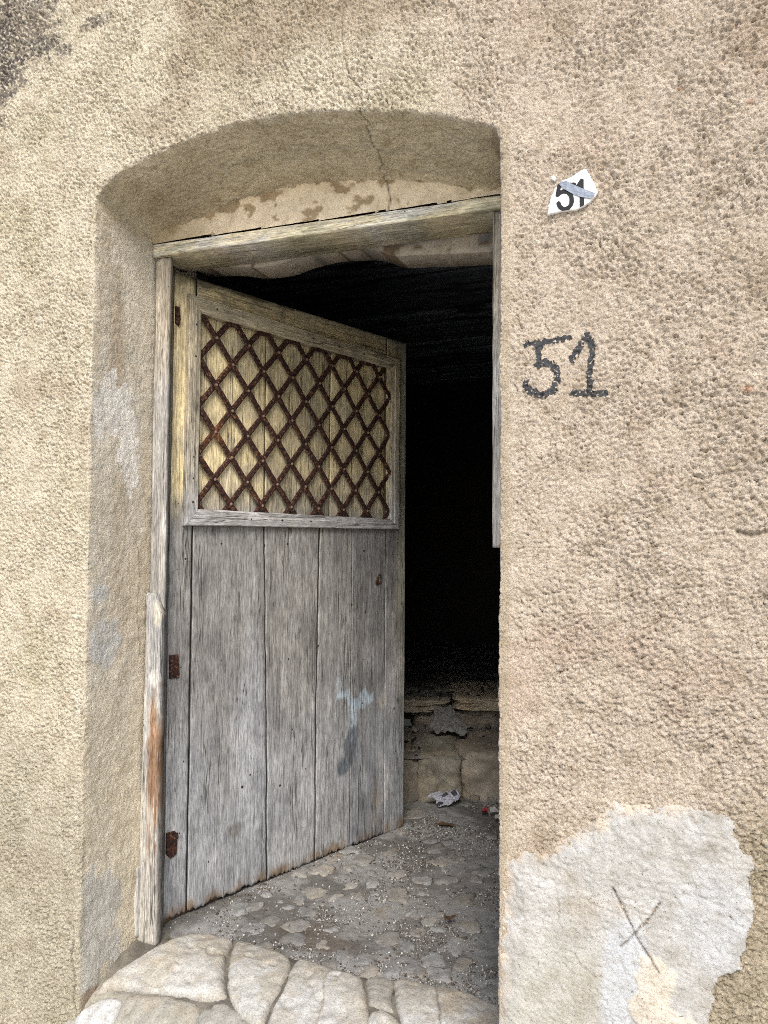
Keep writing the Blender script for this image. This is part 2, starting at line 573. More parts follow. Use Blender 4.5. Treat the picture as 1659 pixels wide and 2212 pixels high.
def build_wall():
    root = thing('house_wall', 'beige roughcast house wall with an arched recess around the doorway', 'wall')
    xs = axis(-4.5, 3.5, -1.86, .20); zs = axis(-.5, 4.2, -.20, 2.66)
    zs = zs[zs > -.58]
    poly = np.concatenate([OUTR, [[XR - .3, -3], [XL + .3, -3]]])
    polyb = np.concatenate([[[OUTR[0, 0], -3]], OUTR, [[OUTR[-1, 0], -3]]])

    def keep(P):
        near = (P[:, 0] > XL - .06) & (P[:, 0] < XR + .06) & (P[:, 1] < 2.12)
        k = np.ones(len(P), bool)
        idx = np.nonzero(near)[0]
        k[idx] = ~in_poly(P[idx], polyb)
        return k
    P, q, loops = grid_region(xs, zs, keep, OUTR, .0075)
    x, z = P[:, 0].copy(), P[:, 1].copy()
    # boundary ring along the opening, ordered by the outline parameter
    ring = []
    for lp in loops:
        for v in lp:
            if XL - .1 < P[v, 0] < XR + .1 and P[v, 1] < 2.12:
                ring.append(v)
    ring = np.array(ring)
    d2 = np.full(len(ring), 1e9); sidx = np.zeros(len(ring), int)
    for a in range(0, len(OUTR), 200):
        dd = np.hypot(P[ring, 0][:, None] - OUTR[None, a:a + 200, 0], P[ring, 1][:, None] - OUTR[None, a:a + 200, 1])
        j = dd.argmin(1); v = dd[np.arange(len(ring)), j]
        m = v < d2
        d2[m] = v[m]; sidx[m] = j[m] + a
    ok = d2 < .006
    ring, sidx = ring[ok], sidx[ok]
    # follow the loop order (walk so that s grows)
    lp = max(loops, key=lambda L: sum(1 for v in L if v in set(ring.tolist())))
    rs = {int(v): int(s) for v, s in zip(ring, sidx)}
    seq = [v for v in lp if v in rs]
    k0 = int(np.argmax(np.abs(np.diff([rs[v] for v in seq] + [rs[seq[0]]]))))
    seq = seq[k0 + 1:] + seq[:k0 + 1]
    if rs[seq[0]] > rs[seq[-1]]:
        seq = seq[::-1]
    seq = np.array(seq); sq = np.array([rs[int(v)] for v in seq])
    good = np.r_[True, sq[1:] > np.maximum.accumulate(sq)[:-1]]
    seq, sq = seq[good], sq[good]
    # relief on the flat face; calmer close to the right-hand arris
    edge = np.clip(np.abs(x - (XR + .012)) / .022, 0, 1)
    edge = np.where(z < 1.93, edge, 1)
    rough = .25 + .75 * edge ** 1.5
    h = wall_height(x, z, rough) + groove(x, z)
    Y = -h
    C = wall_colour(x, z)
    smoothstrip = (1 - sstep(.004, .020, np.abs(x - (XR + .010)))) * (z < 1.93)
    C = lerp(C, col((.47, .395, .285)), .8 * smoothstrip)
    chip = np.exp(-((x - (XL - .022)) / .004) ** 2) * sstep(.25, .35, z) * (1 - sstep(.75, .85, z)) * sstep(-.1, .3, perlin(z * 20, x * 20, 71))
    C = lerp(C, col((.70, .66, .56)), .7 * chip)
    # ---- sweep: roll over the arris, then back into the wall
    nT = 0
    prof = []
    for k in range(1, 5):
        prof.append(('arc', k / 4))
    depths = np.concatenate([np.arange(.012, .25, .0036), np.array([.27, .30, .35, .42])])
    for dpt in depths:
        prof.append(('deep', dpt))
    S = SS[sq]
    P0 = OUTW[sq]; Nn = NRM[sq]; R = RND[sq]
    top = sstep(XL + .0, XL + .12, P0[:, 0]) * (1 - sstep(XR - .10, XR - .0, P0[:, 0])) * (P0[:, 1] > 1.88)
    side = (P0[:, 1] <= 1.94)
    drop = np.where(P0[:, 1] > 1.90, .030 + .030 * top, 0.0) * sstep(1.90, 1.96, P0[:, 1])
    VV = [np.stack([x, Y, z], 1)]; CC = [C]; FF = [q[:, ::-1]]
    base = len(x); prev = seq.copy()
    off = 0
    isleft = (P0[:, 0] < XL + .02) & (P0[:, 1] < 1.95)
    for kind, val in prof:
        if kind == 'arc':
            a = val * math.pi / 2
            ox = R * (1 - np.sin(a)); dep = R * (1 - np.cos(a)); arc = R * a
            pos = P0 + Nn * ox[:, None]
            nrm2 = Nn * (-np.sin(a)); ny = -np.cos(a)
        else:
            dep = R + val; arc = R * math.pi / 2 + val
            pos = P0.copy(); nrm2 = -Nn; ny = 0.0
        pos = pos.copy(); pos[:, 1] -= drop * np.minimum(dep, .3) / RD
        tx = P0[:, 0] + Nn[:, 0] * (R - arc); tz = P0[:, 1] + Nn[:, 1] * (R - arc)
        # relief in the reveal: smooth, trowelled along the length on the soffit
        fade = np.clip(arc / .022, 0, 1)
        hr = wall_height(tx, tz, 1.0)
        sx = S * 1.0
        hs = .0045 * fbm(sx * 4, arc * 5, 3, 71) + .0030 * top * fbm(sx * 45, arc * 130, 4, 78) - .0040 * top * sstep(.35, .6, fbm(sx * 70, arc * 130, 2, 79)) + .0028 * pebbles(sx * 70, arc * 130, 77) * (.35 + .65 * top) + .0018 * np.abs(perlin(sx * 38, arc * 120, 72)) * top + .0011 * np.abs(perlin(sx * 110, arc * 150, 73)) + .0016 * fbm(sx * 30, arc * 30, 3, 74) \
            + .0016 * np.abs(perlin(sx * 90, arc * 190, 75)) * top
        hh = hr * (1 - fade) * .8 + hs * fade + .8 * groove(tx, tz) * (1 - fade)
        # crack across the soffit
        dcr = np.abs(P0[:, 0] - (-.668 - .12 * np.minimum(dep, .3) + .010 * perlin(dep * 40, dep * 0 + .3, 9) + .006 * perlin(dep * 110, dep * 0 + .7, 10)))
        crk = np.exp(-(dcr / .0018) ** 2) * sstep(-.5, .0, perlin(dep * 60, dep * 0 + .4, 97) + .3) * (P0[:, 1] > 1.95)
        hh = hh - .004 * crk
        v = np.stack([pos[:, 0] + nrm2[:, 0] * hh, dep + ny * hh, pos[:, 1] + nrm2[:, 1] * hh], 1)
        # colours of the reveal
        cw = wall_colour(tx, tz)
        zz = pos[:, 1]
        sof = lerp(np.tile(col((.68, .60, .435)), (len(tx), 1)), col((.59, .51, .36)), sstep(-.1, .5, fbm(sx * 5, arc * 16, 4, 81)))
        sof = lerp(sof, col((.54, .49, .365)), .7 * sstep(.05, .5, fbm(sx * 4 + 3, arc * 22, 3, 83)))
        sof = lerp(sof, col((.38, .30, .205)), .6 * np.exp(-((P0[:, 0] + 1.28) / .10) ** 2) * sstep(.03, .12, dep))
        jam = np.tile(col((.69, .635, .525)), (len(tx), 1))
        jam = lerp(jam, col((.63, .55, .42)), .8 * sstep(-.05, .4, fbm(dep * 12, zz * 1.5, 4, 85)))
        jam = lerp(jam, col((.42, .31, .20)), .5 * ell(dep, zz, .09, 1.60, .03, .17, .9, .4, 12, 86))
        jam = lerp(jam, col((.70, .625, .47)), .6 * (1 - sstep(.5, .8, zz + .2 * fbm(dep * 9, zz * 4, 3, 87))))
        m = ell(dep, zz, .085, 1.42, .080, .085, .12, .9, 22, 88) + ell(dep, zz, .140, 1.31, .042, .09, .12, .9, 22, 89)
        jam = lerp(jam, col((.86, .83, .76)), .95 * np.clip(m, 0, 1))
        m = ell(dep, zz, .075, .82, .05, .065, .5, .7, 22, 90) + ell(dep, zz, .045, .95, .03, .02, .5, .7, 22, 91)
        jam = lerp(jam, col((.58, .61, .62)), .6 * np.clip(m, 0, 1))
        m = ell(dep, zz, .05, .10, .09, .16, .2, .9, 18, 92)
        jam = lerp(jam, col((.56, .55, .51)), .8 * m)
        m = ell(dep, zz, .03, -.05, .05, .022, .3, .5, 30, 93)
        jam = lerp(jam, col((.27, .19, .14)), .8 * m)
        jam = lerp(jam, col((.74, .70, .61)), .8 * np.exp(-((dep - .004) / .006) ** 2) * sstep(.0, .35, fbm(zz * 14, zz * 0 + .5, 4, 98)))
        jcr = np.abs(dep - (.19 + .018 * perlin(zz * 7, zz * 0 + .2, 94) + .008 * perlin(zz * 30, zz * 0, 95)))
        jam = lerp(jam, col((.13, .10, .07)), .6 * np.exp(-(jcr / .002) ** 2) * sstep(.70, .80, zz) * (1 - sstep(1.05, 1.15, zz)))
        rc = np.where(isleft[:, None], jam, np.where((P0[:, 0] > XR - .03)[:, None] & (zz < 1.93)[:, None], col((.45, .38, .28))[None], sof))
        mixz = sstep(1.86, 1.96, zz)
        rc = np.where((P0[:, 0] < -1.3)[:, None], lerp(jam, sof, mixz), rc)
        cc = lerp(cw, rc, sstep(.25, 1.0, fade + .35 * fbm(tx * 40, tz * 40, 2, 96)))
        cc = lerp(cc, col((.10, .08, .06)), .65 * crk)
        VV.append(v); CC.append(cc)
        cur = np.arange(len(seq)) + base
        base += len(seq)
        FF.append(np.stack([prev[:-1], prev[1:], cur[1:], cur[:-1]], 1))
        prev = cur
    V = np.concatenate(VV); Cc = np.concatenate(CC); Fq = np.concatenate(FF)
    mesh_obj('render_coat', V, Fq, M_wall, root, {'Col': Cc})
    # ---- tympanum between the lintel and the soffit
    lin = lambda xx: 1.909 + (xx + 1.40) / .98 * (1.886 - 1.909) + .0012
    xs = np.arange(-1.412, -.38, .004); zs = np.arange(1.87, 2.04, .004)
    P, q, _ = grid_region(xs, zs, lambda P: P[:, 1] > lin(P[:, 0]) + .0022 * fbm(P[:, 0] * 26, P[:, 0] * 0, 3, 5))
    x, z = P.T
    h = .003 * fbm(x * 9, z * 9, 3, 101) + .0022 * np.abs(perlin(x * 60, z * 60, 102)) + .0012 * np.abs(perlin(x * 150, z * 150, 103))
    patchm = sstep(.03, .16, fbm(x * 16, z * 22, 4, 105) + .15 * fbm(x * 60, z * 70, 3, 106) + .22 * sstep(.04, .09, z - lin(x)) - .16 * sstep(-1.2, -.6, -np.abs(x + .85) * 1.3))
    C = lerp(np.tile(col((.78, .66, .48)), (len(x), 1)), col((.36, .27, .16)), .9 * patchm)
    C = lerp(C, col((.40, .32, .20)), sstep(-1.15, -1.36, x) * .8)
    d, _ = seg_dist(P, np.array([(-.695, 1.97), (-.688, 1.945), (-.684, 1.92), (-.69, 1.89)]))
    C = lerp(C, col((.08, .06, .045)), .85 * np.exp(-(d / .0022) ** 2))
    mesh_obj('tympanum', np.stack([x, RD - .003 - h + .002 * patchm, z], 1), q[:, ::-1], M_smooth, root, {'Col': C})
    return root


WALL = build_wall()


def strip_mask(P, strokes, rag=.0, sc=90, s=7):
    """inside a set of (polyline, half width or pair of them) strokes"""
    m = np.zeros(len(P), bool)
    rough = rag * fbm(P[:, 0] * sc, P[:, 1] * sc, 3, s)
    for pl, hw in strokes:
        d, _ = seg_dist(P, catmull(pl, 6, False))
        m |= d < hw + rough
    return m


def wall_grid_y(x, z):
    """height of the finished wall mesh (bilinear between its grid nodes)"""
    gx = -1.86 + np.floor((x + 1.86) / STEP) * STEP; gz = -.20 + np.floor((z + .20) / STEP) * STEP
    fx, fz = (x - gx) / STEP, (z - gz) / STEP
    H = lambda a, b: wall_height(a, b)
    return (H(gx, gz) * (1 - fx) * (1 - fz) + H(gx + STEP, gz) * fx * (1 - fz) + H(gx, gz + STEP) * (1 - fx) * fz + H(gx + STEP, gz + STEP) * fx * fz)


def painted_digit(strokes, x0, x1, z0, z1, label):
    st = .0012
    xs = np.arange(x0, x1, st); zs = np.arange(z0, z1, st)

    def keep(P):
        m = strip_mask(P, [(pl_, hw_ * 1.08) for pl_, hw_ in strokes], .0055, 110, 8)
        # the brush missed the deeper pits
        deep = wall_height(P[:, 0], P[:, 1]) - wall_height(P[:, 0], P[:, 1], 0.0)
        return m & (fbm(P[:, 0] * 190, P[:, 1] * 190, 2, 44) > -.36)
    P, q, _ = grid_region(xs, zs, keep)
    x, z = P.T
    o = mesh_obj('painted_digit', np.stack([x, -wall_grid_y(x, z) - .0013, z], 1), q[:, ::-1], M_paint, WALL)
    o['label'] = label


painted_digit([([(-.3082, 1.4755), (-.282, 1.4770), (-.2525, 1.4780), (-.2233, 1.4805)], .0056),
               ([(-.2795, 1.4738), (-.2815, 1.4514), (-.2833, 1.429)], .0060),
               ([(-.2833, 1.4315), (-.2697, 1.4367), (-.2562, 1.4306), (-.2465, 1.4162), (-.2458, 1.3988), (-.255, 1.3809), (-.2722, 1.3728), (-.2895, 1.3769), (-.3019, 1.3878), (-.3069, 1.3982)], .0072)],
              -.33, -.21, 1.35, 1.50, 'hand brushed black figure 5')
painted_digit([([(-.2174, 1.4386), (-.203, 1.4632), (-.1899, 1.4816)], .0070),
               ([(-.1875, 1.4814), (-.1794, 1.4574), (-.1811, 1.4307), (-.1842, 1.4065), (-.1827, 1.3747)], .0062),
               ([(-.2152, 1.3732), (-.1844, 1.37), (-.1563, 1.3686)], .0066)],
              -.235, -.14, 1.35, 1.50, 'hand brushed black figure 1')


def build_patch():
    poly = [(-.352, .4678), (-.3344, .4758), (-.3118, .4969), (-.2674, .4993), (-.2499, .5219), (-.2283, .5355), (-.1856, .5631), (-.1645, .5915), (-.1396, .6117),
            (-.1069, .6076), (-.0511, .615), (.0108, .615), (.0557, .609), (.0628, .578), (.0773, .5524), (.0932, .5429), (.0839, .4822), (.098, .4532), (.0833, .423), (.0829, .3915),
            (.068, .3492), (.0457, .3287), (.027, .3088), (.0227, .2428), (.0214, .0942), (.01, -.05), (-.02, -.35), (-.352, -.35)]
    poly = catmull(poly, 4)
    per = np.concatenate([poly, poly[:1]])
    xs = np.arange(-.36, .13, .003); zs = np.arange(-.36, .66, .003)

    def keep(P):
        Q = P + .014 * np.stack([fbm(P[:, 0] * 28, P[:, 1] * 28, 5, 3), fbm(P[:, 0] * 28, P[:, 1] * 28, 5, 4)], 1)
        return in_poly(Q, poly)
    P, q, loops = grid_region(xs, zs, keep)
    x, z = P.T
    border = np.concatenate([np.array(l) for l in loops])
    d, _ = seg_dist(P, per)
    up = sstep(0, .02, d)
    base = .007 * fbm(x * 2.1, z * 2.1, 3, 1) + .0035 * fbm(x * 11, z * 11, 3, 5)
    rgh = .35 + .65 * sstep(.33, .45, z + .05 * fbm(x * 8, z * 8, 2, 6))
    ul = sstep(.02, -.12, x + .6 * (.55 - z)) * 1.0
    taper = sstep(0, .05, d + .025 * fbm(x * 30, z * 30, 3, 117))
    h = base + .0072 - .0072 * (1 - taper) * ul - .001 * (1 - up) + .0022 * fbm(x * 14, z * 20, 4, 111) * rgh + rgh * (.0018 * np.abs(perlin(x * 60, z * 85, 112)) + .0018 * np.abs(perlin(x * 140, z * 150, 113))) \
        + .0016 * pebbles(x * 170, z * 190, 114) + .0016 * pebbles(x * 80, z * 120, 115) * rgh - .0022 * sstep(.45, .6, perlin(x * 120, z * 120, 116))
    C = np.tile(col((.47, .46, .432)), (len(x), 1))
    C = lerp(C, col((.555, .545, .52)), sstep(.0, .45, fbm(x * 9, z * 13, 4, 121)))
    C = lerp(C, col((.46, .445, .385)), .8 * ell(x, z, -.24, .17, .11, .17, .7, .3, 8, 122))
    blue = ell(x, z, -.125, .25, .045, .16, .25, .35, 14, 123) + ell(x, z, .03, .42, .07, .07, .8, .6, 12, 124) * .6
    C = lerp(C, col((.55, .575, .60)), .62 * np.clip(blue, 0, 1))
    crm = np.clip(ell(x, z, -.075, .30, .035, .045, .2, .5, 24, 125) + ell(x, z, -.085, .245, .03, .035, .2, .5, 24, 126) + ell(x, z, -.05, .21, .05, .05, .2, .5, 24, 127) + ell(x, z, -.12, .185, .04, .018, .2, .5, 24, 128), 0, 1)
    C = lerp(C, col((.66, .59, .475)), .75 * crm)
    h = h + .0025 * crm
    st = sstep(.1, .5, fbm(x * 7, z * 11, 4, 131)) * sstep(.30, .42, z)
    C = lerp(C, col((.42, .36, .27)), .45 * st)
    bl = sstep(0, .03, d + .030 * fbm(x * 40, z * 40, 4, 118)) * ul + (1 - ul)
    C = lerp(wall_colour(x, z), C, np.clip(bl, 0, 1))
    # scratched cross and shrinkage cracks
    wp = np.stack([x, z], 1) + .0014 * np.stack([perlin(x * 45, z * 45, 1), perlin(x * 45, z * 45, 2)], 1)
    cr = [([(-.1444, .451), (-.1177, .3973), (-.0978, .3623), (-.0804, .3386), (-.066, .318)], .0016, (.10, .065, .05), .005),
          ([(-.0616, .4406), (-.088, .3988), (-.11, .372), (-.1326, .3488)], .0014, (.11, .08, .06), .004),
          ([(-.245, .41), (-.24, .39), (-.245, .375)], .0010, (.25, .21, .17), .002),
          ([(-.215, .32), (-.20, .30), (-.18, .285), (-.165, .288)], .0010, (.25, .21, .17), .002)]
    for pl, wd, cc, dp in cr:
        dd, _ = seg_dist(wp, np.array(pl))
        m = np.exp(-(dd / wd) ** 2)
        C = lerp(C, col(cc), .85 * m); h = h - dp * m
    h[border] = base[border] - .008
    o = mesh_obj('plaster_patch', np.stack([x, -h, z], 1), q[:, ::-1], M_patch, WALL, {'Col': C})
    o['label'] = 'pale grey cement repair with a scratched cross, ragged outline'


build_patch()


# ------------------------------------------------------------------ generic solids
def slab(name, xa, xb, za, zb, y0, th, mat, parent, nx, nz, colfn, bev=.003, warp=.0015, seed=0, grain='z', edge_tone=None):
    """board standing in the local x-z plane, front at y0 (towards -y). xa/xb are functions of z, za/zb of the 0..1 position across"""
    f = lambda q: q if callable(q) else (lambda *_: q + 0 * _[0])
    xa, xb, za, zb = f(xa), f(xb), f(za), f(zb)
    U, W = np.meshgrid(np.linspace(0, 1, nx + 1), np.linspace(0, 1, nz + 1), indexing='ij')
    Z0 = za(U); Z1 = zb(U)
    Z = Z0 + (Z1 - Z0) * W
    A, B = xa(Z), xb(Z)
    X = A + (B - A) * U
    Yf = y0 + warp * fbm(X * 6 + seed * 3.3, Z * 2, 3, seed + 3)
    Yf = Yf + 0 * X
    edge = np.zeros_like(X)
    edge[0, :] = edge[-1, :] = 1; edge[:, 0] = edge[:, -1] = 1
    Yf = Yf + bev * edge
    nV = (nx + 1) * (nz + 1)
    idx = np.arange(nV).reshape(nx + 1, nz + 1)
    ring = np.concatenate([idx[:-1, 0], idx[-1, :-1], idx[:0:-1, -1], idx[0, :0:-1]])
    V = np.stack([X.ravel(), Yf.ravel(), Z.ravel()], 1)
    back = V[ring].copy(); back[:, 1] = y0 + th
    # the bevel ring sits slightly proud so the edge catches light
    q = np.stack([idx[:-1, :-1].ravel(), idx[1:, :-1].ravel(), idx[1:, 1:].ravel(), idx[:-1, 1:].ravel()], 1)
    m = len(ring); bi = np.arange(m) + nV
    sq = np.stack([ring, bi, np.roll(bi, -1), np.roll(ring, -1)], 1)
    midr = V[ring].copy(); midr[:, 1] += .0015
    mi = bi + m
    sq = np.concatenate([np.stack([ring, mi, np.roll(mi, -1), np.roll(ring, -1)], 1), np.stack([mi, bi, np.roll(bi, -1), np.roll(mi, -1)], 1)])
    V = np.concatenate([V, back, midr])
    faces = [tuple(a) for a in q] + [tuple(a) for a in sq] + [tuple(bi[::-1])]
    C = colfn(V[:, 0], V[:, 2])
    if edge_tone is not None:
        C[nV:] = C[nV:] * .15 + col(edge_tone) * .85
    G = V.copy() if grain == 'z' else V[:, [2, 1, 0]].copy()
    o = mesh_obj(name, V, faces, mat, parent, {'Col': C})
    a = o.data.attributes.new('Grain', 'FLOAT_VECTOR', 'POINT')
    a.data.foreach_set('vector', G.astype(np.float32).ravel())
    return o


def prism(name, pts, y0, y1, mat, parent, bev=.0015):
    """flat polygon in x-z pushed out between y0 (front) and y1"""
    pts = np.asarray(pts, float); n = len(pts)
    c = pts.mean(0)
    d = pts - c
    inn = c + d * (1 - bev / np.maximum(np.hypot(*d.T), 1e-4))[:, None]
    V = np.concatenate([np.c_[inn[:, 0], np.full(n, y0), inn[:, 1]], np.c_[pts[:, 0], np.full(n, y0 + bev * .7), pts[:, 1]], np.c_[pts[:, 0], np.full(n, y1), pts[:, 1]]])
    faces = [list(range(n))]
    for a in (0, n):
        faces += [(a + i, a + n + i, a + n + (i + 1) % n, a + (i + 1) % n) for i in range(n)]
    faces.append(list(range(2 * n, 3 * n))[::-1])
    return mesh_obj(name, V, faces, mat, parent, smooth=False)


def fix_normals(o):
    import bmesh
    bm = bmesh.new(); bm.from_mesh(o.data); bmesh.ops.recalc_face_normals(bm, faces=bm.faces); bm.to_mesh(o.data); bm.free()


def stone_mesh(name, size, seed, colour, mat=None, n=10, sq=4.0, rough=.06, parent=None, loc=(0, 0, 0), rz=0, spread=.12, tilt=0):
    """rounded irregular block (superellipsoid with lumps); size = full x,y,z"""
    L = np.linspace(-1, 1, n + 1); V = []; F = []
    ids = {}

    def vid(p):
        k = tuple(np.round(p, 5))
        if k not in ids:
            ids[k] = len(V); V.append(p)
        return ids[k]
    for ax in range(3):
        for sg in (-1, 1):
            for i in range(n):
                for j in range(n):
                    quad = []
                    for a, b in ((i, j), (i + 1, j), (i + 1, j + 1), (i, j + 1)):
                        p = [0, 0, 0]; p[ax] = sg; p[(ax + 1) % 3] = L[a]; p[(ax + 2) % 3] = L[b]
                        quad.append(vid(p))
                    F.append(quad if sg > 0 else quad[::-1])
    V = np.array(V, float)
    nrm = (np.abs(V) ** sq).sum(1) ** (1 / sq)
    V = V / nrm[:, None]
    dirs = V / np.linalg.norm(V, axis=1)[:, None]
    off = seed * 7.13
    k = 1 + rough * 1.6 * fbm3(dirs * 1.6 + off, 2, seed % 17) + rough * .9 * fbm3(V * 5 + off, 3, seed % 23)
    V = V * k[:, None] * np.array(size) / 2
    C = np.tile(col(colour), (len(V), 1))
    tone = fbm3(V * 22 + off, 3, 3)
    C = C * (1 + spread * 2 * tone[:, None])
    warm = fbm3(V * 15 + off + 5, 2, 6)
    C = lerp(C, C * col((1.12, 1.0, .82)), np.clip(warm, 0, 1))
    o = mesh_obj(name, V, F, mat or M_stone, parent, {'Col': np.clip(C, 0, 1)})
    o.location = loc; o.rotation_euler = (tilt, 0, rz)
    return o


# ------------------------------------------------------------------ threshold of rounded boulders
TP = np.array([(.36, -.02), (.30, .0), (.2, .004), (.1, -.02), (.02, -.06), (-.03, -.12), (-.06, -.22), (-.07, -.42)])
TS = np.r_[0, np.cumsum(np.hypot(*np.diff(TP, axis=0).T))]
TPs = catmull(TP, 10, False)
TSs = np.r_[0, np.cumsum(np.hypot(*np.diff(TPs, axis=0).T))] * TS[-1] / np.r_[0, np.cumsum(np.hypot(*np.diff(TPs, axis=0).T))][-1]


def thr(t, off):
    """point and normal offset on the threshold profile"""
    y = np.interp(t, TSs, TPs[:, 0]); z = np.interp(t, TSs, TPs[:, 1])
    e = .02
    dy = np.interp(t + e, TSs, TPs[:, 0]) - np.interp(t - e, TSs, TPs[:, 0]); dz = np.interp(t + e, TSs, TPs[:, 1]) - np.interp(t - e, TSs, TPs[:, 1])
    L = np.hypot(dy, dz) + 1e-9
    ny, nz = dz / L, -dy / L
    return y + ny * off, z + nz * off


def build_threshold():
    root = thing('stone_threshold', 'worn doorstep of large rounded cream boulders set in grey mortar', 'doorstep', (0, 0, 0))
    polys = dict(
        A=[(-1.350, .215), (-1.324, .150), (-1.30, .085), (-1.269, .045), (-1.21, .040), (-1.172, .038), (-1.146, .116), (-1.100, .192), (-1.060, .247), (-1.105, .265), (-1.181, .270), (-1.283, .285), (-1.360, .305), (-1.392, .335), (-1.380, .280)],
        B=[(-1.164, .022), (-1.063, .036), (-.976, .076), (-.948, .169), (-.942, .233), (-.934, .285), (-.979, .285), (-1.040, .246), (-1.082, .190), (-1.126, .112)],
        C=[(-.958, .070), (-.888, .056), (-.816, .072), (-.772, .082), (-.742, .136), (-.696, .217), (-.69, .275), (-.80, .31), (-.899, .318), (-.920, .268), (-.930, .175)],
        D=[(-.760, .069), (-.747, .040), (-.703, .045), (-.684, .11), (-.658, .157), (-.675, .165), (-.714, .157), (-.735, .115)],
        E=[(-.692, .034), (-.62, .022), (-.546, .016), (-.454, .046), (-.400, .060), (-.362, .120), (-.362, .27), (-.47, .30), (-.575, .262), (-.622, .190), (-.665, .115)],
        F=[(-1.300, .317), (-1.278, .297), (-1.189, .285), (-1.124, .283), (-1.108, .29), (-1.10, .325), (-1.105, .40), (-1.20, .44), (-1.29, .42), (-1.294, .358)],
        G=[(-1.090, .297), (-1.067, .270), (-1.029, .268), (-.963, .295), (-.935, .335), (-.95, .40), (-1.06, .43), (-1.092, .39), (-1.088, .330)],
        H=[(-1.398, .368), (-1.358, .330), (-1.312, .325), (-1.306, .37), (-1.31, .43), (-1.36, .45), (-1.398, .42)],
        I=[(-.698, .180), (-.655, .180), (-.622, .208), (-.586, .262), (-.60, .31), (-.68, .30), (-.69, .25)],
        J=[(-.92, .335), (-.87, .33), (-.79, .325), (-.70, .315), (-.68, .40), (-.75, .44), (-.9, .43), (-.93, .40)],
        K=[(-.67, .32), (-.59, .30), (-.50, .31), (-.40, .30), (-.37, .40), (-.45, .45), (-.6, .44), (-.66, .40)])
    tints = dict(A=(.43, .405, .35), B=(.42, .40, .35), C=(.43, .41, .365), D=(.36, .345, .31), E=(.40, .38, .34), F=(.34, .325, .28), G=(.32, .31, .28), H=(.48, .47, .44), I=(.44, .42, .37), J=(.36, .34, .29), K=(.38, .355, .30))
    hts = dict(A=.021, B=.019, C=.018, D=.014, E=.018, F=.012, G=.012, H=.014, I=.013, J=.012, K=.012)
    names = {'A': 'broad cream boulder at the left jamb', 'D': 'small wedge between two boulders'}
    for k, pl in polys.items():
        pl = np.array(pl); cc_ = pl.mean(0); dd_ = pl - cc_; pl = cc_ + dd_ * (1 + .009 / np.hypot(*dd_.T))[:, None]
        p = catmull(pl, 5); sd = ord(k)
        ll = np.linspace(0, 6.283, len(p), endpoint=False)
        p = p + .0045 * np.stack([fbm(p[:, 0] * 26, p[:, 1] * 26, 3, sd), fbm(p[:, 0] * 26, p[:, 1] * 26, 3, sd + 5)], 1)
        per = np.concatenate([p, p[:1]])
        xs = np.arange(p[:, 0].min() - .01, p[:, 0].max() + .01, .0045); ts = np.arange(max(0, p[:, 1].min() - .01), p[:, 1].max() + .01, .0045)
        P, q, loops = grid_region(xs, ts, lambda P: in_poly(P, p), per, .009)
        x, t = P.T
        d, _ = seg_dist(P, per)
        H = hts[k]
        off = H * (1 - np.exp(-d / (.0065 if k in 'ABCE' else .006))) + .010 * fbm(x * 7, t * 7, 3, sd) * sstep(0, .03, d) + .0035 * fbm(x * 34, t * 34, 4, sd + 1) - .0055 * sstep(.2, .45, fbm(x * 20, t * 20, 4, sd + 2)) - .0030 * np.abs(perlin(x * 55, t * 55, sd + 3)) * sstep(.03, .0, d) - .010
        y, z = thr(t, off)
        C = np.tile(col(tints[k]), (len(x), 1))
        pale = sstep(.0, .22, fbm(x * 9 + sd, t * 9, 6, 141) + .5 * sstep(.12, .26, t) - .15)
        C = lerp(C, col((.50, .505, .495)), .62 * pale * (k in 'ABCEHI'))
        brn = sstep(.08, .4, fbm(x * 12 + sd, t * 12, 4, 143))
        C = lerp(C, col((.40, .33, .235)), .38 * brn)
        gry = sstep(.1, .45, fbm(x * 15 + sd, t * 15, 4, 145))
        C = lerp(C, col((.36, .345, .31)), .55 * gry)
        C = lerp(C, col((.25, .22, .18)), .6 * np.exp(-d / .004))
        if k == 'E':
            dd, _ = seg_dist(P + .004 * np.stack([perlin(x * 40, t * 40, 1), perlin(x * 40, t * 40, 2)], 1), np.array([(-.60, .03), (-.575, .09), (-.55, .14), (-.53, .20)]))
            m = np.exp(-(dd / .0025) ** 2); C = lerp(C, col((.13, .11, .09)), .8 * m)
        if k == 'C':
            dd, _ = seg_dist(P + .006 * np.stack([perlin(x * 30, t * 30, 1), perlin(x * 30, t * 30, 2)], 1), np.array([(-.86, .06), (-.85, .12), (-.82, .20), (-.80, .30)]))
            m = np.exp(-(dd / .003) ** 2); C = lerp(C, col((.28, .23, .16)), .7 * m)
        lp = max(loops, key=len)
        V = np.stack([x, y, z], 1)
        n = len(V)
        sk = V[lp].copy(); y2, z2 = thr(t[lp], off[lp] - .05); sk[:, 1] = y2; sk[:, 2] = z2
        lp = np.array(lp); b = np.arange(len(lp)) + n
        sq = np.stack([lp, b, np.roll(b, -1), np.roll(lp, -1)], 1)
        o = mesh_obj('boulder', np.concatenate([V, sk]), np.concatenate([q, sq[:, ::-1]]), M_stone, root, {'Col': np.concatenate([C, C[lp]])})
        fix_normals(o)
        if k in names:
            o['label'] = names[k]
    # mortar and dust between them
    xs = np.arange(-1.43, -.33, .007); ts = np.arange(0, .72, .007)
    P, q, _ = grid_region(xs, ts, lambda P: np.ones(len(P), bool))
    x, t = P.T
    off = -.0065 + .004 * fbm(x * 14, t * 14, 4, 151) + .012 * sstep(-1.33, -1.40, x) * sstep(.34, .15, t) + .003 * np.abs(perlin(x * 70, t * 70, 152))
    y, z = thr(t, off)
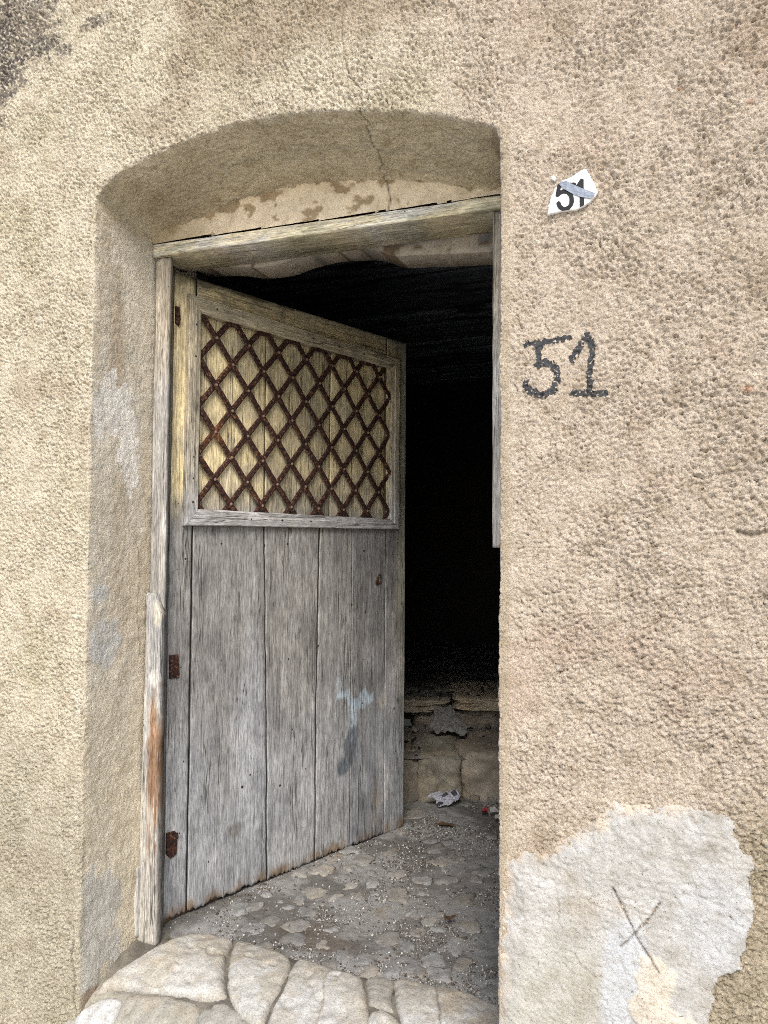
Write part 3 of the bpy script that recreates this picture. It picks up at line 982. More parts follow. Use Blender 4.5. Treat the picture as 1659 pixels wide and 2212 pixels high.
    C = lerp(np.tile(col((.20, .185, .155)), (len(x), 1)), col((.12, .11, .095)), sstep(-.2, .3, fbm(x * 12, t * 12, 4, 153)))
    C = lerp(C, col((.40, .38, .32)), sstep(.27, .34, t) * .8)
    o = mesh_obj('mortar_bed', np.stack([x, y, z], 1), q, M_floor, root, {'Col': C}); fix_normals(o)
    return root


build_threshold()


# ------------------------------------------------------------------ floor, cobbles, grit
def floor_z(x, y):
    return .006 * fbm(x * 3, y * 3, 3, 161) + .004 * fbm(x * 16, y * 16, 3, 162) + .0018 * np.abs(perlin(x * 60, y * 60, 163)) - .006 - .014 * (1 - sstep(.26, .36, y)) + .016 * np.exp(-(((x + 1.385) * .938 - (y - .30) * .347) / .13) ** 2) * (y > .2)


def build_floor():
    xs = np.concatenate([np.arange(-2.6, -1.46, .03), np.arange(-1.46, -.34, .006), np.arange(-.34, .6, .03), [.6]])
    ys = np.concatenate([np.arange(.24, 1.80, .0075), np.arange(1.80, 2.3, .03)])
    P, q, _ = grid_region(xs, ys, lambda P: np.ones(len(P), bool))
    x, y = P.T
    C = lerp(np.tile(col((.262, .262, .258)), (len(x), 1)), col((.122, .117, .109)), .85 * sstep(-.12, .22, fbm(x * 5, y * 5, 4, 165) + .25 * fbm(x * 25, y * 25, 3, 166)))
    C = lerp(C, col((.095, .07, .05)), .7 * ell(x, y, -.98, .44, .12, .07, .9, .7, 14, 167))
    C = lerp(C, col((.25, .24, .23)), .5 * ell(x, y, -.68, .85, .18, .35, 1.0, .5, 8, 168))
    floor = tag(mesh_obj('floor', np.stack([x, y, floor_z(x, y)], 1), q, M_floor, None, {'Col': C}), kind='structure')
    fix_normals(floor)
    cob = [(-1.064, 0.94, .04, .039), (-1.142, .906, .024, .039), (-1.108, .667, .036, .043), (-1.119, .616, .014, .031), (-1.067, .557, .025, .029), (-1.029, .665, .014, .026), (-.974, .7, .022, .031),
           (-.854, .762, .029, .048), (-.861, .639, .021, .043), (-1.058, .475, .033, .036), (-1.029, .403, .032, .038), (-.939, .405, .019, .024), (-.792, .503, .032, .038), (-.729, .493, .019, .032),
           (-.766, .439, .019, .027), (-.806, .384, .025, .03), (-.775, .334, .03, .025), (-.72, .357, .014, .025), (-.688, .394, .02, .033), (-.64, .454, .027, .034), (-.615, .541, .03, .045),
           (-.713, .66, .023, .037), (-.656, .376, .02, .025), (-.602, .391, .032, .032), (-1.027, 1.41, .046, .052), (-1.068, 1.45, .028, .036), (-.813, 1.046, .035, .039), (-.771, 1.092, .032, .033),
           (-1.12, .973, .035, .027), (-1.142, .799, .028, .036), (-1.196, .75, .025, .029), (-1.142, .469, .025, .028), (-1.168, .41, .033, .031), (-1.251, .475, .028, .029), (-1.219, .509, .021, .025),
           (-1.024, .956, .019, .026), (-.995, 1.041, .027, .034), (-.819, .885, .028, .035), (-.749, .914, .028, .035), (-.784, .671, .014, .024), (-.963, .575, .021, .028), (-.868, .383, .019, .023),
           (-.604, .656, .027, .036), (-.662, .809, .029, .036), (-.879, .329, .02, .019), (-.722, .578, .02, .022), (-.959, .801, .02, .028), (-1.023, .75, .02, .028), (-.91, .897, .028, .033)]
    r2 = np.random.default_rng(12)
    tries = 0
    while len(cob) < 96 and tries < 4000:
        tries += 1
        cx, cy = r2.uniform(-1.3, -.40), r2.uniform(.33, 1.6)
        if cy > .30 + (cx + 1.385) * 2.7 + .0:      # behind the leaf
            continue
        rr = r2.uniform(.014, .032)
        if all(math.hypot(cx - a, cy - b) > rr + max(c, d) + .002 for a, b, c, d in cob):
            cob.append((cx, cy, rr, rr * r2.uniform(.8, 1.4)))
    for k, (cx, cy, a, b) in enumerate(cob):
        tone = r2.uniform(.72, 1.0)
        cc = np.array((.29, .286, .278)) * tone
        cc = cc * (np.array((1, .98, .95)) if r2.random() < .4 else np.array((.98, 1.0, 1.02)))
        zc = float(floor_z(np.array([cx]), np.array([cy]))[0])
        # rounded, low pebbles pressed into the dirt
        stone_mesh('cobble', (a * 2.3, b * 2.3, .021), k + 3, cc, M_floor, 8, 2.8, .28, floor, (cx, cy, zc - .008 + .004 * r2.random()), r2.uniform(-.5, .5), .10)
    return floor


FLOOR = build_floor()


def build_grit(name, n, xr, yr, zfn, tones, smin, smax, cluster, seed, clip=None):
    r = np.random.default_rng(seed)
    base = np.array([(1, 0, 0), (-1, 0, 0), (0, 1, 0), (0, -1, 0), (0, 0, 1), (0, 0, -1)], float)
    tri = np.array([(0, 2, 4), (2, 1, 4), (1, 3, 4), (3, 0, 4), (2, 0, 5), (1, 2, 5), (3, 1, 5), (0, 3, 5)])
    x = r.uniform(*xr, n * 4); y = r.uniform(*yr, n * 4)
    dens = sstep(-.25, .45, fbm(x * cluster, y * cluster, 3, seed) + .15 * fbm(x * 30, y * 30, 2, seed + 1))
    k = r.random(n * 4) < dens + .06
    if clip is not None:
        k &= clip(x, y)
    x, y = x[k][:n], y[k][:n]
    n = len(x)
    s = smin + (smax - smin) * r.random(n) ** 3.2
    V = base[None] * (s[:, None, None] * r.uniform(.5, 1.25, (n, 6, 1)))
    V = V + r.normal(0, .18, V.shape) * s[:, None, None]
    a = r.uniform(0, 6.28, n)
    R = np.zeros((n, 3, 3)); R[:, 0, 0] = np.cos(a); R[:, 0, 1] = -np.sin(a); R[:, 1, 0] = np.sin(a); R[:, 1, 1] = np.cos(a); R[:, 2, 2] = r.uniform(.5, 1, n)
    V = np.einsum('nij,nkj->nki', R, V)
    V[:, :, 0] += x[:, None]; V[:, :, 1] += y[:, None]; V[:, :, 2] += (zfn(x, y) + s * .25)[:, None]
    t = np.array(tones)[r.choice(len(tones), n, p=None)]
    C = np.repeat(t * r.uniform(.8, 1.15, (n, 1)), 6, 0)
    F = (tri[None] + (np.arange(n) * 6)[:, None, None]).reshape(-1, 3)
    o = mesh_obj(name, V.reshape(-1, 3), F, M_grit, None, {'Col': C}, smooth=False)
    return o


in_front = lambda x, y: y < .33 + (x + 1.385) * 2.66
g = build_grit('gravel', 20000, (-1.42, -.37), (.27, 1.66), floor_z, [(.22, .21, .19), (.34, .33, .31), (.16, .14, .12), (.50, .495, .48), (.10, .08, .065), (.36, .35, .335), (.09, .075, .06), (.19, .18, .165)], .0010, .0056, 5, 21, in_front)
tag(g, 'loose grey and whitish grit scattered over the cobbled floor', 'gravel', kind='stuff')


# ------------------------------------------------------------------ stone steps and the dark room
def build_interior():
    ang = math.radians(23)
    dx, dy = math.cos(ang), math.sin(ang)
    root = thing('stone_steps', 'two rough stone steps rising into the dark room', 'steps', (-1.10, 1.567, 0), ang)
    # local x along the riser, local y into the room
    sp = [(-.62, .36, .158, .42), (-.20, .50, .160, .44), (.115, .205, .170, .45), (.385, .375, .180, .47), (.73, .36, .17, .46), (1.06, .36, .16, .44)]
    for k, (cx, wd, ht, dp) in enumerate(sp):
        stone_mesh('step_stone', (wd, .46, ht + .08), 40 + k, [(.26, .24, .205), (.235, .215, .185), (.25, .235, .20), (.285, .25, .205), (.26, .24, .2), (.26, .24, .2)][k], M_stone, 26, 9, .085, root, (cx, .23 + .008 * (k % 2), (ht - .08) / 2 - .002 + .016), 0, .16)
    for k, (cx, wd, zt) in enumerate(((-.45, .50, .312), (.02, .40, .308), (.42, .38, .322), (.82, .42, .316), (1.2, .34, .31))):
        stone_mesh('step_stone', (wd, .50, .062), 60 + k, [(.38, .35, .29), (.36, .325, .27), (.48, .41, .31), (.4, .36, .3), (.4, .36, .3)][k], M_stone, 26, 9, .085, root, (cx, .53 + .245, zt - .028), 0, .16)
    for k, (cx, wd, ht) in enumerate(((-.5, .34, .11), (-.14, .26, .10), (.13, .2, .10), (.36, .26, .105), (.66, .32, .11), (1.0, .34, .1))):
        stone_mesh('step_stone', (wd, .2, ht), 80 + k, (.27, .245, .21), M_stone, 10, 5, .09, root, (cx, .53 + .13, .17 + ht / 2 - .02), 0, .16)
    r3 = np.random.default_rng(77)
    for k in range(26):
        sx = r3.uniform(-.35, .75); up = k % 2
        wd = r3.uniform(.025, .075)
        stone_mesh('step_stone', (wd, wd * r3.uniform(.6, 1.1), wd * r3.uniform(.45, .8)), 200 + k, np.array((.27, .25, .22)) * r3.uniform(.6, 1.2), M_stone, 6, 3.5, .2, root,
                   (sx, (.50 if up else -.02) + r3.uniform(-.05, .03), (.182 if up else .004) + wd * .2), r3.uniform(0, 3), .15)
    # tread infill, upper floor
    def sheet(name, x0, x1, y0, y1, z, c1, c2, seed):
        xs = np.arange(x0, x1, .02); ys = np.arange(y0, y1, .02)
        P, q, _ = grid_region(xs, ys, lambda P: np.ones(len(P), bool))
        x, y = P.T
        zz = z + .006 * fbm(x * 8, y * 8, 4, seed)
        C = lerp(np.tile(col(c1), (len(x), 1)), col(c2), sstep(-.2, .3, fbm(x * 7, y * 7, 4, seed + 2)))
        return x, y, zz, q, C
    x, y, zz, q, C = sheet('tread', -.9, 1.3, .02, .62, .170, (.30, .295, .29), (.13, .12, .11), 171)
    mesh_obj('tread_dirt', np.stack([x, y, zz], 1), q, M_floor, root, {'Col': C})
    xs = np.arange(-2.6, .62, .03); ys = np.arange(1.9, 4.3, .03)
    P, q, _ = grid_region(xs, ys, lambda P: (P[:, 1] - 1.567) * math.cos(ang) - (P[:, 0] + 1.10) * math.sin(ang) > .60)
    x, y = P.T
    C = lerp(np.tile(col((.25, .245, .24)), (len(x), 1)), col((.10, .095, .09)), sstep(-.2, .3, fbm(x * 6, y * 6, 4, 181)))
    o = mesh_obj('upper_floor', np.stack([x, y, .312 + .008 * fbm(x * 6, y * 6, 4, 183)], 1), q, M_floor, None, {'Col': C}); tag(o, kind='structure')

    def box(name, x0, x1, y0, y1, z0, z1, mat):
        V = [(a, b, c) for a in (x0, x1) for b in (y0, y1) for c in (z0, z1)]
        F = [(0, 1, 3, 2), (4, 6, 7, 5), (0, 4, 5, 1), (2, 3, 7, 6), (0, 2, 6, 4), (1, 5, 7, 3)]
        return tag(mesh_obj(name, V, F, mat, None, smooth=False), kind='structure')
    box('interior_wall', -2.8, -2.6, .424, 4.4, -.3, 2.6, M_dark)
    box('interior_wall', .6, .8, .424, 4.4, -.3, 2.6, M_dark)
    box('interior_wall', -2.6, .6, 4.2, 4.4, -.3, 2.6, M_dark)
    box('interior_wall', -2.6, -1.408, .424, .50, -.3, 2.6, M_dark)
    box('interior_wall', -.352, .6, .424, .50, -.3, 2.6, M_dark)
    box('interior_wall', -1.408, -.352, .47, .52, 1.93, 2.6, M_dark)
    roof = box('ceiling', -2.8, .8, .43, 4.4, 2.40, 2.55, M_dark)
    yy = .55; k = 0
    r = np.random.default_rng(5)
    while yy < 4.15:
        wd = r.uniform(.13, .22)
        zc = 2.27 + r.uniform(-.006, .006)
        tone = r.uniform(.5, 1.3)
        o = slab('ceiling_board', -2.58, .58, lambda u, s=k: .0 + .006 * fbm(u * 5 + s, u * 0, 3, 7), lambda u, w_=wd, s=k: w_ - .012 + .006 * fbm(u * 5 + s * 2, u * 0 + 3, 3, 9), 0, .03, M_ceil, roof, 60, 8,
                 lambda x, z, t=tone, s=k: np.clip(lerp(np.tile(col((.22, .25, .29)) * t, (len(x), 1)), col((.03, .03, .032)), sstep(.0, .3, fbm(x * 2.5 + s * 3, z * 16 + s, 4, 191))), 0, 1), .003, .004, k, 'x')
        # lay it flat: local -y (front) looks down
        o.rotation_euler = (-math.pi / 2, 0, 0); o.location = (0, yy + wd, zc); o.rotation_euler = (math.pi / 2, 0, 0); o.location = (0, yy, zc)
        for v in o.data.vertices:
            v.co.y *= 1
        yy += wd; k += 1
    return root


STEPS = build_interior()
g = build_grit('rubble', 1500, (-2.0, -.3), (1.55, 3.6), lambda x, y: np.where((y - 1.567) * .9205 - (x + 1.10) * .3907 > .56, .322, np.where((y - 1.567) * .9205 - (x + 1.10) * .3907 > .02, .180, -.02)),
               [(.05, .045, .04), (.12, .11, .10), (.025, .022, .02), (.2, .19, .18), (.035, .03, .027)], .004, .017, 4, 33)
tag(g, 'dark rubble crumbs lying on the stone steps and room floor', 'rubble', kind='stuff')

# ------------------------------------------------------------------ door frame
GREYW = col((.285, .283, .275)); BLUEW = col((.325, .342, .368)); OCHRE = col((.78, .665, .40)); GREEN = col((.36, .37, .29))


def col_lintel(x, z):
    c = np.tile(col((.80, .72, .50)), (len(x), 1))
    c = lerp(c, col((.80, .78, .70)), sstep(-.1, .35, fbm(x * 7, z * 40, 4, 201)))
    c = lerp(c, col((.58, .555, .50)), .45 * sstep(.0, .3, fbm(x * 4 + 3, z * 60, 4, 203)))
    c = lerp(c, col((.36, .385, .29)), .45 * sstep(.1, .4, fbm(x * 5 + 8, z * 25, 3, 205)))
    return c


def col_post(x, z):
    c = np.tile(col((.36, .35, .325)), (len(x), 1))
    c = lerp(c, col((.48, .47, .445)), sstep(-.1, .4, fbm(x * 60, z * 5, 4, 207)))
    c = lerp(c, col((.27, .25, .22)), .5 * sstep(.1, .4, fbm(x * 40, z * 9, 4, 209)))
    c = lerp(c, col((.37, .30, .19)), .5 * sstep(1.45, 1.7, z + .1 * fbm(x * 30, z * 8, 2, 211)))
    return c


def col_splint(x, z):
    c = np.tile(col((.43, .415, .38)), (len(x), 1))
    c = lerp(c, col((.38, .39, .40)), sstep(.35, .7, z) * .7)
    c = lerp(c, col((.52, .50, .45)), .6 * sstep(0, .4, fbm(x * 50, z * 6, 4, 213)) + .3 * sstep(.22, .1, z))
    br = ell(x, z, -1.356, .46, .019, .235, .5, .5, 25, 215)
    br = br * sstep(-.45, .05, fbm(x * 160, z * 5, 3, 216))
    c = lerp(c, lerp(np.tile(col((.27, .15, .075)), (len(x), 1)), col((.17, .085, .04)), sstep(-.2, .3, fbm(x * 110, z * 4, 3, 219))), .88 * br)
    c = lerp(c, col((.64, .60, .50)), .9 * ell(x, z, -1.352, .885, .012, .035, .4, .3, 40, 217))
    c = lerp(c, col((.62, .62, .60)), .8 * ell(x, z, -1.36, .71, .016, .022, .4, .4, 40, 218))
    return c


def build_frame():
    root = thing('door_frame', 'weathered timber door frame with peeling cream lintel and patched left post', 'door frame', (-.9, RD, 0))
    root.location = (0, 0, 0)
    ln = lambda u: 1.909 - .023 * u + .0025 * fbm(u * 9, u * 0, 3, 221)
    lb = lambda u: 1.873 - .017 * u
    o = slab('lintel', -1.398, -.405, lb, ln, RD - .006, .135, M_painted, root, 160, 10, col_lintel, .004, .002, 5, 'x')
    slab('post', lambda z: -1.395 + .004 * fbm(z * 9, z * 0, 3, 225), lambda z: -1.346 + .002 * fbm(z * 7, z * 0 + 2, 3, 227), .0, 1.870, RD + .004, .016, M_wood, root, 12, 150, col_post, .004, .002, 6)
    # nailed-on lower splint with a slanted top
    slab('splint', lambda z: -1.391 + (-.012) * sstep(.9, .0, z) + .002 * fbm(z * 12, z * 0, 3, 229), lambda z: np.minimum(-1.341, -1.333 - np.maximum(z - .86, 0) * .35) + .0025 * fbm(z * 11, z * 0 + 5, 3, 231),
         .0, lambda u: .940 + 0 * u, RD - .014, .026, M_wood, root, 16, 120, col_splint, .006, .003, 7)
    slab('splint', lambda z: -1.406 + .002 * fbm(z * 15, z * 0, 3, 233), lambda z: -1.393 + .002 * fbm(z * 15, z * 0 + 3, 3, 235), .02, .205, RD - .022, .03, M_wood, root, 5, 40, col_post, .002, .001, 8)
    slab('post', -1.397, -1.384, .0, 1.870, RD + .021, .06, M_wood, root, 4, 60, col_post, .002, .001, 12)
    slab('post', lambda z: -.4305 + .0015 * fbm(z * 9, z * 0, 3, 237), -.3975, 1.072, 1.853, RD + .002, .06, M_wood, root, 8, 80, col_post, .003, .001, 9)
    slab('post', -.415, -.385, 1.02, 1.86, RD + .012, .08, M_wood, root, 6, 60, col_post, .003, .001, 10)
    # inner lintel behind: peeling whitewashed, broken along its lower edge
    pts = catmull([(-1.38, 1.892), (-1.262, 1.881), (-1.168, 1.862), (-1.078, 1.860), (-1.019, 1.872), (-.934, 1.880), (-.85, 1.8745), (-.796, 1.8645), (-.73, 1.838), (-.665, 1.831), (-.55, 1.820), (-.40, 1.808)], 8, False)

    def edge(u):
        xx = -1.38 + u * .98
        return np.interp(xx, pts[:, 0], pts[:, 1]) + .0015 * fbm(xx * 60, xx * 0, 3, 239)

    def ci(x, z):
        c = np.tile(col((.46, .415, .35)), (len(x), 1))
        c = lerp(c, col((.27, .255, .23)), sstep(-.1, .3, fbm(x * 8, z * 20, 4, 241)))
        c = lerp(c, col((.14, .10, .065)), .85 * sstep(.12, .22, fbm(x * 14, z * 26, 4, 243)))
        c = lerp(c, col((.15, .165, .19)), .7 * ell(x, z, -.485, 1.85, .018, .014, .3, .4, 40, 245))
        return c
    o = slab('inner_lintel', -1.38, -.40, edge, 1.96, .362, .10, M_smooth, root, 220, 14, ci, .003, .004, 11, 'x')
    o['label'] = 'peeling whitewashed beam with a broken lower edge'
    return root


build_frame()


# ------------------------------------------------------------------ door leaf
HX, HY = -1.385, .30
DANG = math.radians(69.7)
d3 = lambda *a: a


def paintmask(a, z):
    """old ochre paint survives on the upper half and along the free stile"""
    m = sstep(1.06, 1.22, z + .05 * fbm(a * 9, z * 5, 4, 251) - .04)
    m = np.maximum(m, .55 * sstep(.965, .995, a + .015 * fbm(a * 20, z * 4, 3, 253)) * sstep(.3, .9, z + .2 * fbm(a * 5, z * 3, 3, 254)))
    return m


def col_door(a, z):
    c = np.tile(GREYW, (len(a), 1))
    c = lerp(c, col((.215, .212, .208)), sstep(-.1, .35, fbm(a * 7, z * 1.6, 4, 255)))
    c = lerp(c, BLUEW, .75 * sstep(.75, .25, z + .25 * fbm(a * 4, z * 2, 3, 257)))
    c = lerp(c, col((.53, .535, .55)), .6 * sstep(.15, .5, fbm(a * 9 + 4, z * 2.6, 4, 259)) * sstep(.9, .5, z))
    c = lerp(c, BLUEW * 1.18, .6 * ell(a, z, .30, .42, .06, .35, .9, .5, 6, 260))
    p = paintmask(a, z)
    oc = lerp(np.tile(OCHRE, (len(a), 1)), col((.66, .575, .385)), sstep(-.1, .4, fbm(a * 8, z * 8, 4, 261)))
    oc = lerp(oc, GREEN, np.clip(.85 * sstep(.93, 1.0, a) + .5 * sstep(1.80, 1.86, z + .02 * fbm(a * 20, z * 20, 2, 264)), 0, 1))
    wear = sstep(.15, .45, fbm(a * 26, z * 12, 4, 263))
    bare = sstep(1.36, 1.17, z + .10 * fbm(a * 22, z * 6, 4, 267)) * (a > .09) * (a < .93) * .5
    c = lerp(c, oc, p * (1 - .40 * wear) * (1 - bare))
    mould = ell(a, z, .20, 1.865, .26, .022, .8, .8, 28, 265) + .8 * ell(a, z, .06, 1.86, .06, .03, .8, .8, 28, 266)
    c = lerp(c, col((.075, .072, .055)), .75 * np.clip(mould, 0, 1))
    ww = np.stack([a, z], 1) + .024 * np.stack([fbm(a * 40, z * 30, 4, 271), fbm(a * 40, z * 24, 4, 272)], 1)
    lb = [([(.690, .62), (.68, .57), (.70, .55)], .012, .5), ([(.675, .545), (.715, .55), (.745, .52)], .014, .7), ([(.755, .50), (.80, .535), (.835, .515)], .018, .85),
          ([(.80, .50), (.76, .48), (.752, .42)], .014, .8), ([(.752, .44), (.745, .38)], .012, .5)]
    for pl, hw, s in lb:
        dd, _ = seg_dist(ww, np.array(pl))
        c = lerp(c, col((.50, .62, .72)), s * (1 - sstep(hw * .75, hw * 1.15, dd)) * (.55 + .45 * sstep(-.2, .2, fbm(a * 90, z * 40, 3, 275))))
    dd, _ = seg_dist(ww, np.array([(.748, .40), (.738, .36), (.725, .32), (.705, .295)]))
    c = lerp(c, col((.085, .105, .13)), .85 * (1 - sstep(.022, .036, dd)) * (.7 + .3 * sstep(-.2, .2, fbm(a * 80, z * 40, 3, 276))))
    for (ca, cz, ra, rz) in ((.905, .50, .022, .03), (.96, .77, .008, .05)):
        c = lerp(c, col((.50, .48, .43)), .6 * ell(a, z, ca, cz, ra, rz, .6, .5, 30, 281))
    # rotten feet
    rot = sstep(.10, .02, z - .02 * (a > 0) + .05 * fbm(a * 26, z * 6, 3, 283)) * sstep(-.1, .3, fbm(a * 14 + 2, z * 4, 3, 285) + .15)
    c = lerp(c, col((.20, .13, .07)), .8 * rot * sstep(.06, .03, z - .03 * fbm(a * 40, a * 0, 3, 287)))
    knot = ell(a, z, .245, .205, .026, .022, .9, .6, 26, 289)
    c = lerp(c, col((.14, .12, .10)), .6 * knot)
    ex = ell(a, z, .875, .115, .028, .095, .5, .5, 22, 291)
    c = lerp(c, col((.30, .235, .155)), .7 * ex * sstep(-.1, .2, fbm(a * 70, z * 16, 3, 292)))
    return c


def build_door():
    root = thing('wooden_door', 'weathered plank door standing half open with a rusty lattice over its upper panel', 'door', (HX, HY, 0), DANG)
    Z = lambda s, amp=.003, f=6: (lambda z: amp * fbm(z * f, z * 0 + s * 1.7, 3, 301 + s))
    foot = lambda base, s, amp=.014: (lambda u: base - .006 + 1.5 * amp * np.abs(fbm(u * 5 + s, u * 0, 4, 311 + s)) + amp * .8 * np.abs(perlin(u * 17 + s, u * 0 + .5, 321 + s)))

    def seam(k):
        return {1: lambda z: .0785 + .004 * fbm(z * 5, z * 0, 3, 331),
                2: lambda z: np.interp(z, [.03, .35, .7, 1.16], [.372, .366, .356, .342]) + .005 * fbm(z * 7, z * 0, 4, 333),
                3: lambda z: np.interp(z, [.03, .5, 1.16], [.576, .574, .584]) + .005 * fbm(z * 6, z * 0, 4, 335),
                4: lambda z: .741 + .0012 * fbm(z * 9, z * 0, 3, 337),
                5: lambda z: .9185 + .001 * fbm(z * 9, z * 0, 3, 339)}[k]
    g = .0026
    pl = lambda *a, **k: slab(*a, k.pop('mat', M_wood), root, *k.pop('n'), col_door, .0016, k.pop('warp', .0025), k.pop('seed'), edge_tone=(.035, .03, .026), **k)
    pl('plank', lambda z: -.022 + .002 * fbm(z * 6, z * 0, 3, 302), lambda z: seam(1)(z) - g, foot(.022, 1), lambda u: 1.857 + 0 * u, 0, .038, n=(20, 180), seed=1)
    pl('plank', lambda z: seam(1)(z) + g, lambda z: seam(2)(z) - g * 1.1, foot(.020, 2, .016), 1.160, 0, .036, n=(72, 120), seed=2, warp=.005)
    pl('plank', lambda z: seam(2)(z) + g * 1.1, lambda z: seam(3)(z) - g, foot(.018, 3, .013), 1.160, .001, .036, n=(56, 120), seed=3, warp=.004)
    pl('plank', lambda z: seam(3)(z) + g, lambda z: seam(4)(z) - .0008, foot(.018, 4), 1.160, .0, .036, n=(44, 120), seed=4)
    pl('plank', lambda z: seam(4)(z) + .0008, lambda z: seam(5)(z) - .0004, foot(.016, 5, .010), 1.160, .0006, .036, n=(48, 120), seed=5)
    pl('plank', lambda z: seam(5)(z) + .0004, Z(6, .0015) if False else (lambda z: 1.030 + .0018 * fbm(z * 7, z * 0, 4, 341)), foot(.010, 6, .010), lambda u: 1.851 + 0 * u, 0, .038, n=(28, 180), seed=6)
    pl('rail', .0815, .917, lambda u: 1.765 - .022 * u, lambda u: 1.857 - .006 * u + .001 * fbm(u * 12, u * 0, 3, 343), .0004, .038, n=(120, 18), seed=7, grain='x', mat=M_painted)
    o = slab('foot_rail', .0, .30, lambda u: .004 + .02 * u + .004 * fbm(u * 20, u * 0, 2, 345), .075, .012, .028, M_wood, root, 60, 8,
             lambda x, z: lerp(np.tile(col((.27, .18, .10)), (len(x), 1)), col((.15, .10, .06)), sstep(-.1, .3, fbm(x * 30, z * 30, 3, 347))), .002, .003, 30, 'x')
    o['label'] = 'rotten brown strip at the foot'
    # boards behind the lattice
    for k, (a0, a1) in enumerate(((.070, .3535), (.3565, .6415), (.6440, .95))):
        pl('panel_board', a0 if k == 0 else a0, a1, 1.150, 1.790, .016, .012, n=(40, 70), seed=10 + k, mat=M_painted)
    # mitred moulding round the lattice
    def mould(name, o0, o1, i1, i0, seed):
        """o0-o1 outer edge, i0-i1 inner edge (a,z)"""
        o0, o1, i0, i1 = map(np.array, (o0, o1, i0, i1))
        prof = [(0, 0.0), (0, -.014), (.06, -.0175), (.55, -.0175), (.62, -.0140), (.90, -.0125), (1.0, -.008), (1.0, .012)]
        n = 40; V = []; C = []
        for i in range(n + 1):
            s = i / n
            for (w_, y) in prof:
                p = (o0 + (o1 - o0) * s) * (1 - w_) + (i0 + (i1 - i0) * s) * w_
                V.append((p[0], y + .0012 * math.sin(s * 9 + seed), p[1]))
        V = np.array(V); k = len(prof)
        F = [(i * k + j, i * k + j + 1, (i + 1) * k + j + 1, (i + 1) * k + j) for i in range(n) for j in range(k - 1)]
        F += [tuple(range(k)), tuple(range(n * k, n * k + k))[::-1]]
        a, z = V[:, 0], V[:, 2]
        c = lerp(np.tile(col((.46, .43, .36)), (len(a), 1)), col((.54, .47, .33)), sstep(1.25, 1.6, z) * .8)
        c = lerp(c, col((.52, .525, .53)), sstep(1.3, 1.15, z) * .9)
        c = lerp(c, col((.24, .22, .19)), .5 * sstep(.0, .4, fbm(a * 18, z * 18, 4, 351)))
        o = mesh_obj(name, V, F, M_wood, root, {'Col': c}, smooth=False)
        G = V if seed % 2 else V[:, [2, 1, 0]]
        at = o.data.attributes.new('Grain', 'FLOAT_VECTOR', 'POINT'); at.data.foreach_set('vector', G.astype(np.float32).ravel())
        fix_normals(o)
    TLo, TRo, BLo, BRo = (.045, 1.800), (.973, 1.776), (.041, 1.126), (.974, 1.130)
    TLi, TRi, BLi, BRi = (.091, 1.754), (.929, 1.734), (.089, 1.175), (.929, 1.168)
    e = .0012
    mould('moulding', (TLo[0], TLo[1] - e), BLo, BLi, (TLi[0], TLi[1] - e), 1)
    mould('moulding', TLo, TRo, TRi, TLi, 2)
    mould('moulding', TRo, BRo, BRi, TRi, 3)
    mould('moulding', (BLo[0] + e, BLo[1]), BRo, BRi, (BLi[0] + e, BLi[1]), 4)
    # lattice of riveted flat bars
    W, Hh = .1205, .1425
    a0, z1 = .088, 1.764
    amin, amax, zmin = .090, .930, 1.170
    ztop = lambda a: 1.752 - (a - .09) * .022
    r = np.random.default_rng(9)
    bars = []
    for fam in (1, -1):
        for k in range(-6, 14):
            # line through node (a0 + k W, z1) falling right (fam=1) or left (-1)
            pa = a0 + k * W
            pts = []
            zt = z1
            for s in np.linspace(0, 1, 25):
                z = zt - s * (z1 - zmin + .004); a = pa + fam * (z1 - z) * (W / Hh)
                if amin - .002 <= a <= amax + .004 and z <= ztop(a) and z >= zmin - .006:
                    pts.append((a, z))
            if len(pts) >= 2:
                A, B = np.array(pts[0]), np.array(pts[-1])
                # extend exactly to the limits
                dirv = np.array([fam * W / Hh, -1.0])
                def ext(P, sg):
                    for _ in range(60):
                        Q = P + sg * dirv * .0008
                        if amin - .002 <= Q[0] <= amax + .004 and zmin - .006 <= Q[1] <= ztop(Q[0]):
                            P = Q
                        else:
                            break
                    return P
                A = ext(A, -1); B = ext(B, 1)
                if np.hypot(*(B - A)) > .035:
                    bars.append((fam, k, A, B))
    rivet_me = None
    for fam, k, A, B in bars:
        L = np.hypot(*(B - A)); t = (B - A) / L; nrm = np.array([-t[1], t[0]])
        n = max(4, int(L / .012))
        V = []; hw = .0084
        y0 = -.004 if fam == 1 else .0005
        for i in range(n + 1):
            s = i / n
            wv = .0002 * math.sin(s * 9 + k) + .0005 * (r.random() - .5)
            bend = 0
            if B[0] > .92 and fam == 1 and s > .75 and k % 2 == 0:
                bend = .010 * (s - .75) * 4
            p = A + t * L * s + nrm * wv + np.array([bend * .3, 0])
            yy = y0 + .0012 * math.sin(s * 30 + k * 2) - (.004 if bend else 0)
            hwi = hw * (1 + .12 * (r.random() - .5))
            for sgn, dy in ((-1, .0), (-.6, -.0024), (.6, -.0024), (1, .0), (1, .0034), (-1, .0034)):
                q = p + nrm * hwi * sgn
                V.append((q[0], yy + dy + .0006 * (r.random() - .5), q[1]))
        F = []
        for i in range(n):
            for j in range(6):
                F.append((i * 6 + j, i * 6 + (j + 1) % 6, (i + 1) * 6 + (j + 1) % 6, (i + 1) * 6 + j))
        F += [tuple(range(6)), tuple(range(n * 6, n * 6 + 6))[::-1]]
        ob = mesh_obj('lattice_bar', V, F, M_rust, root, smooth=False); fix_normals(ob)
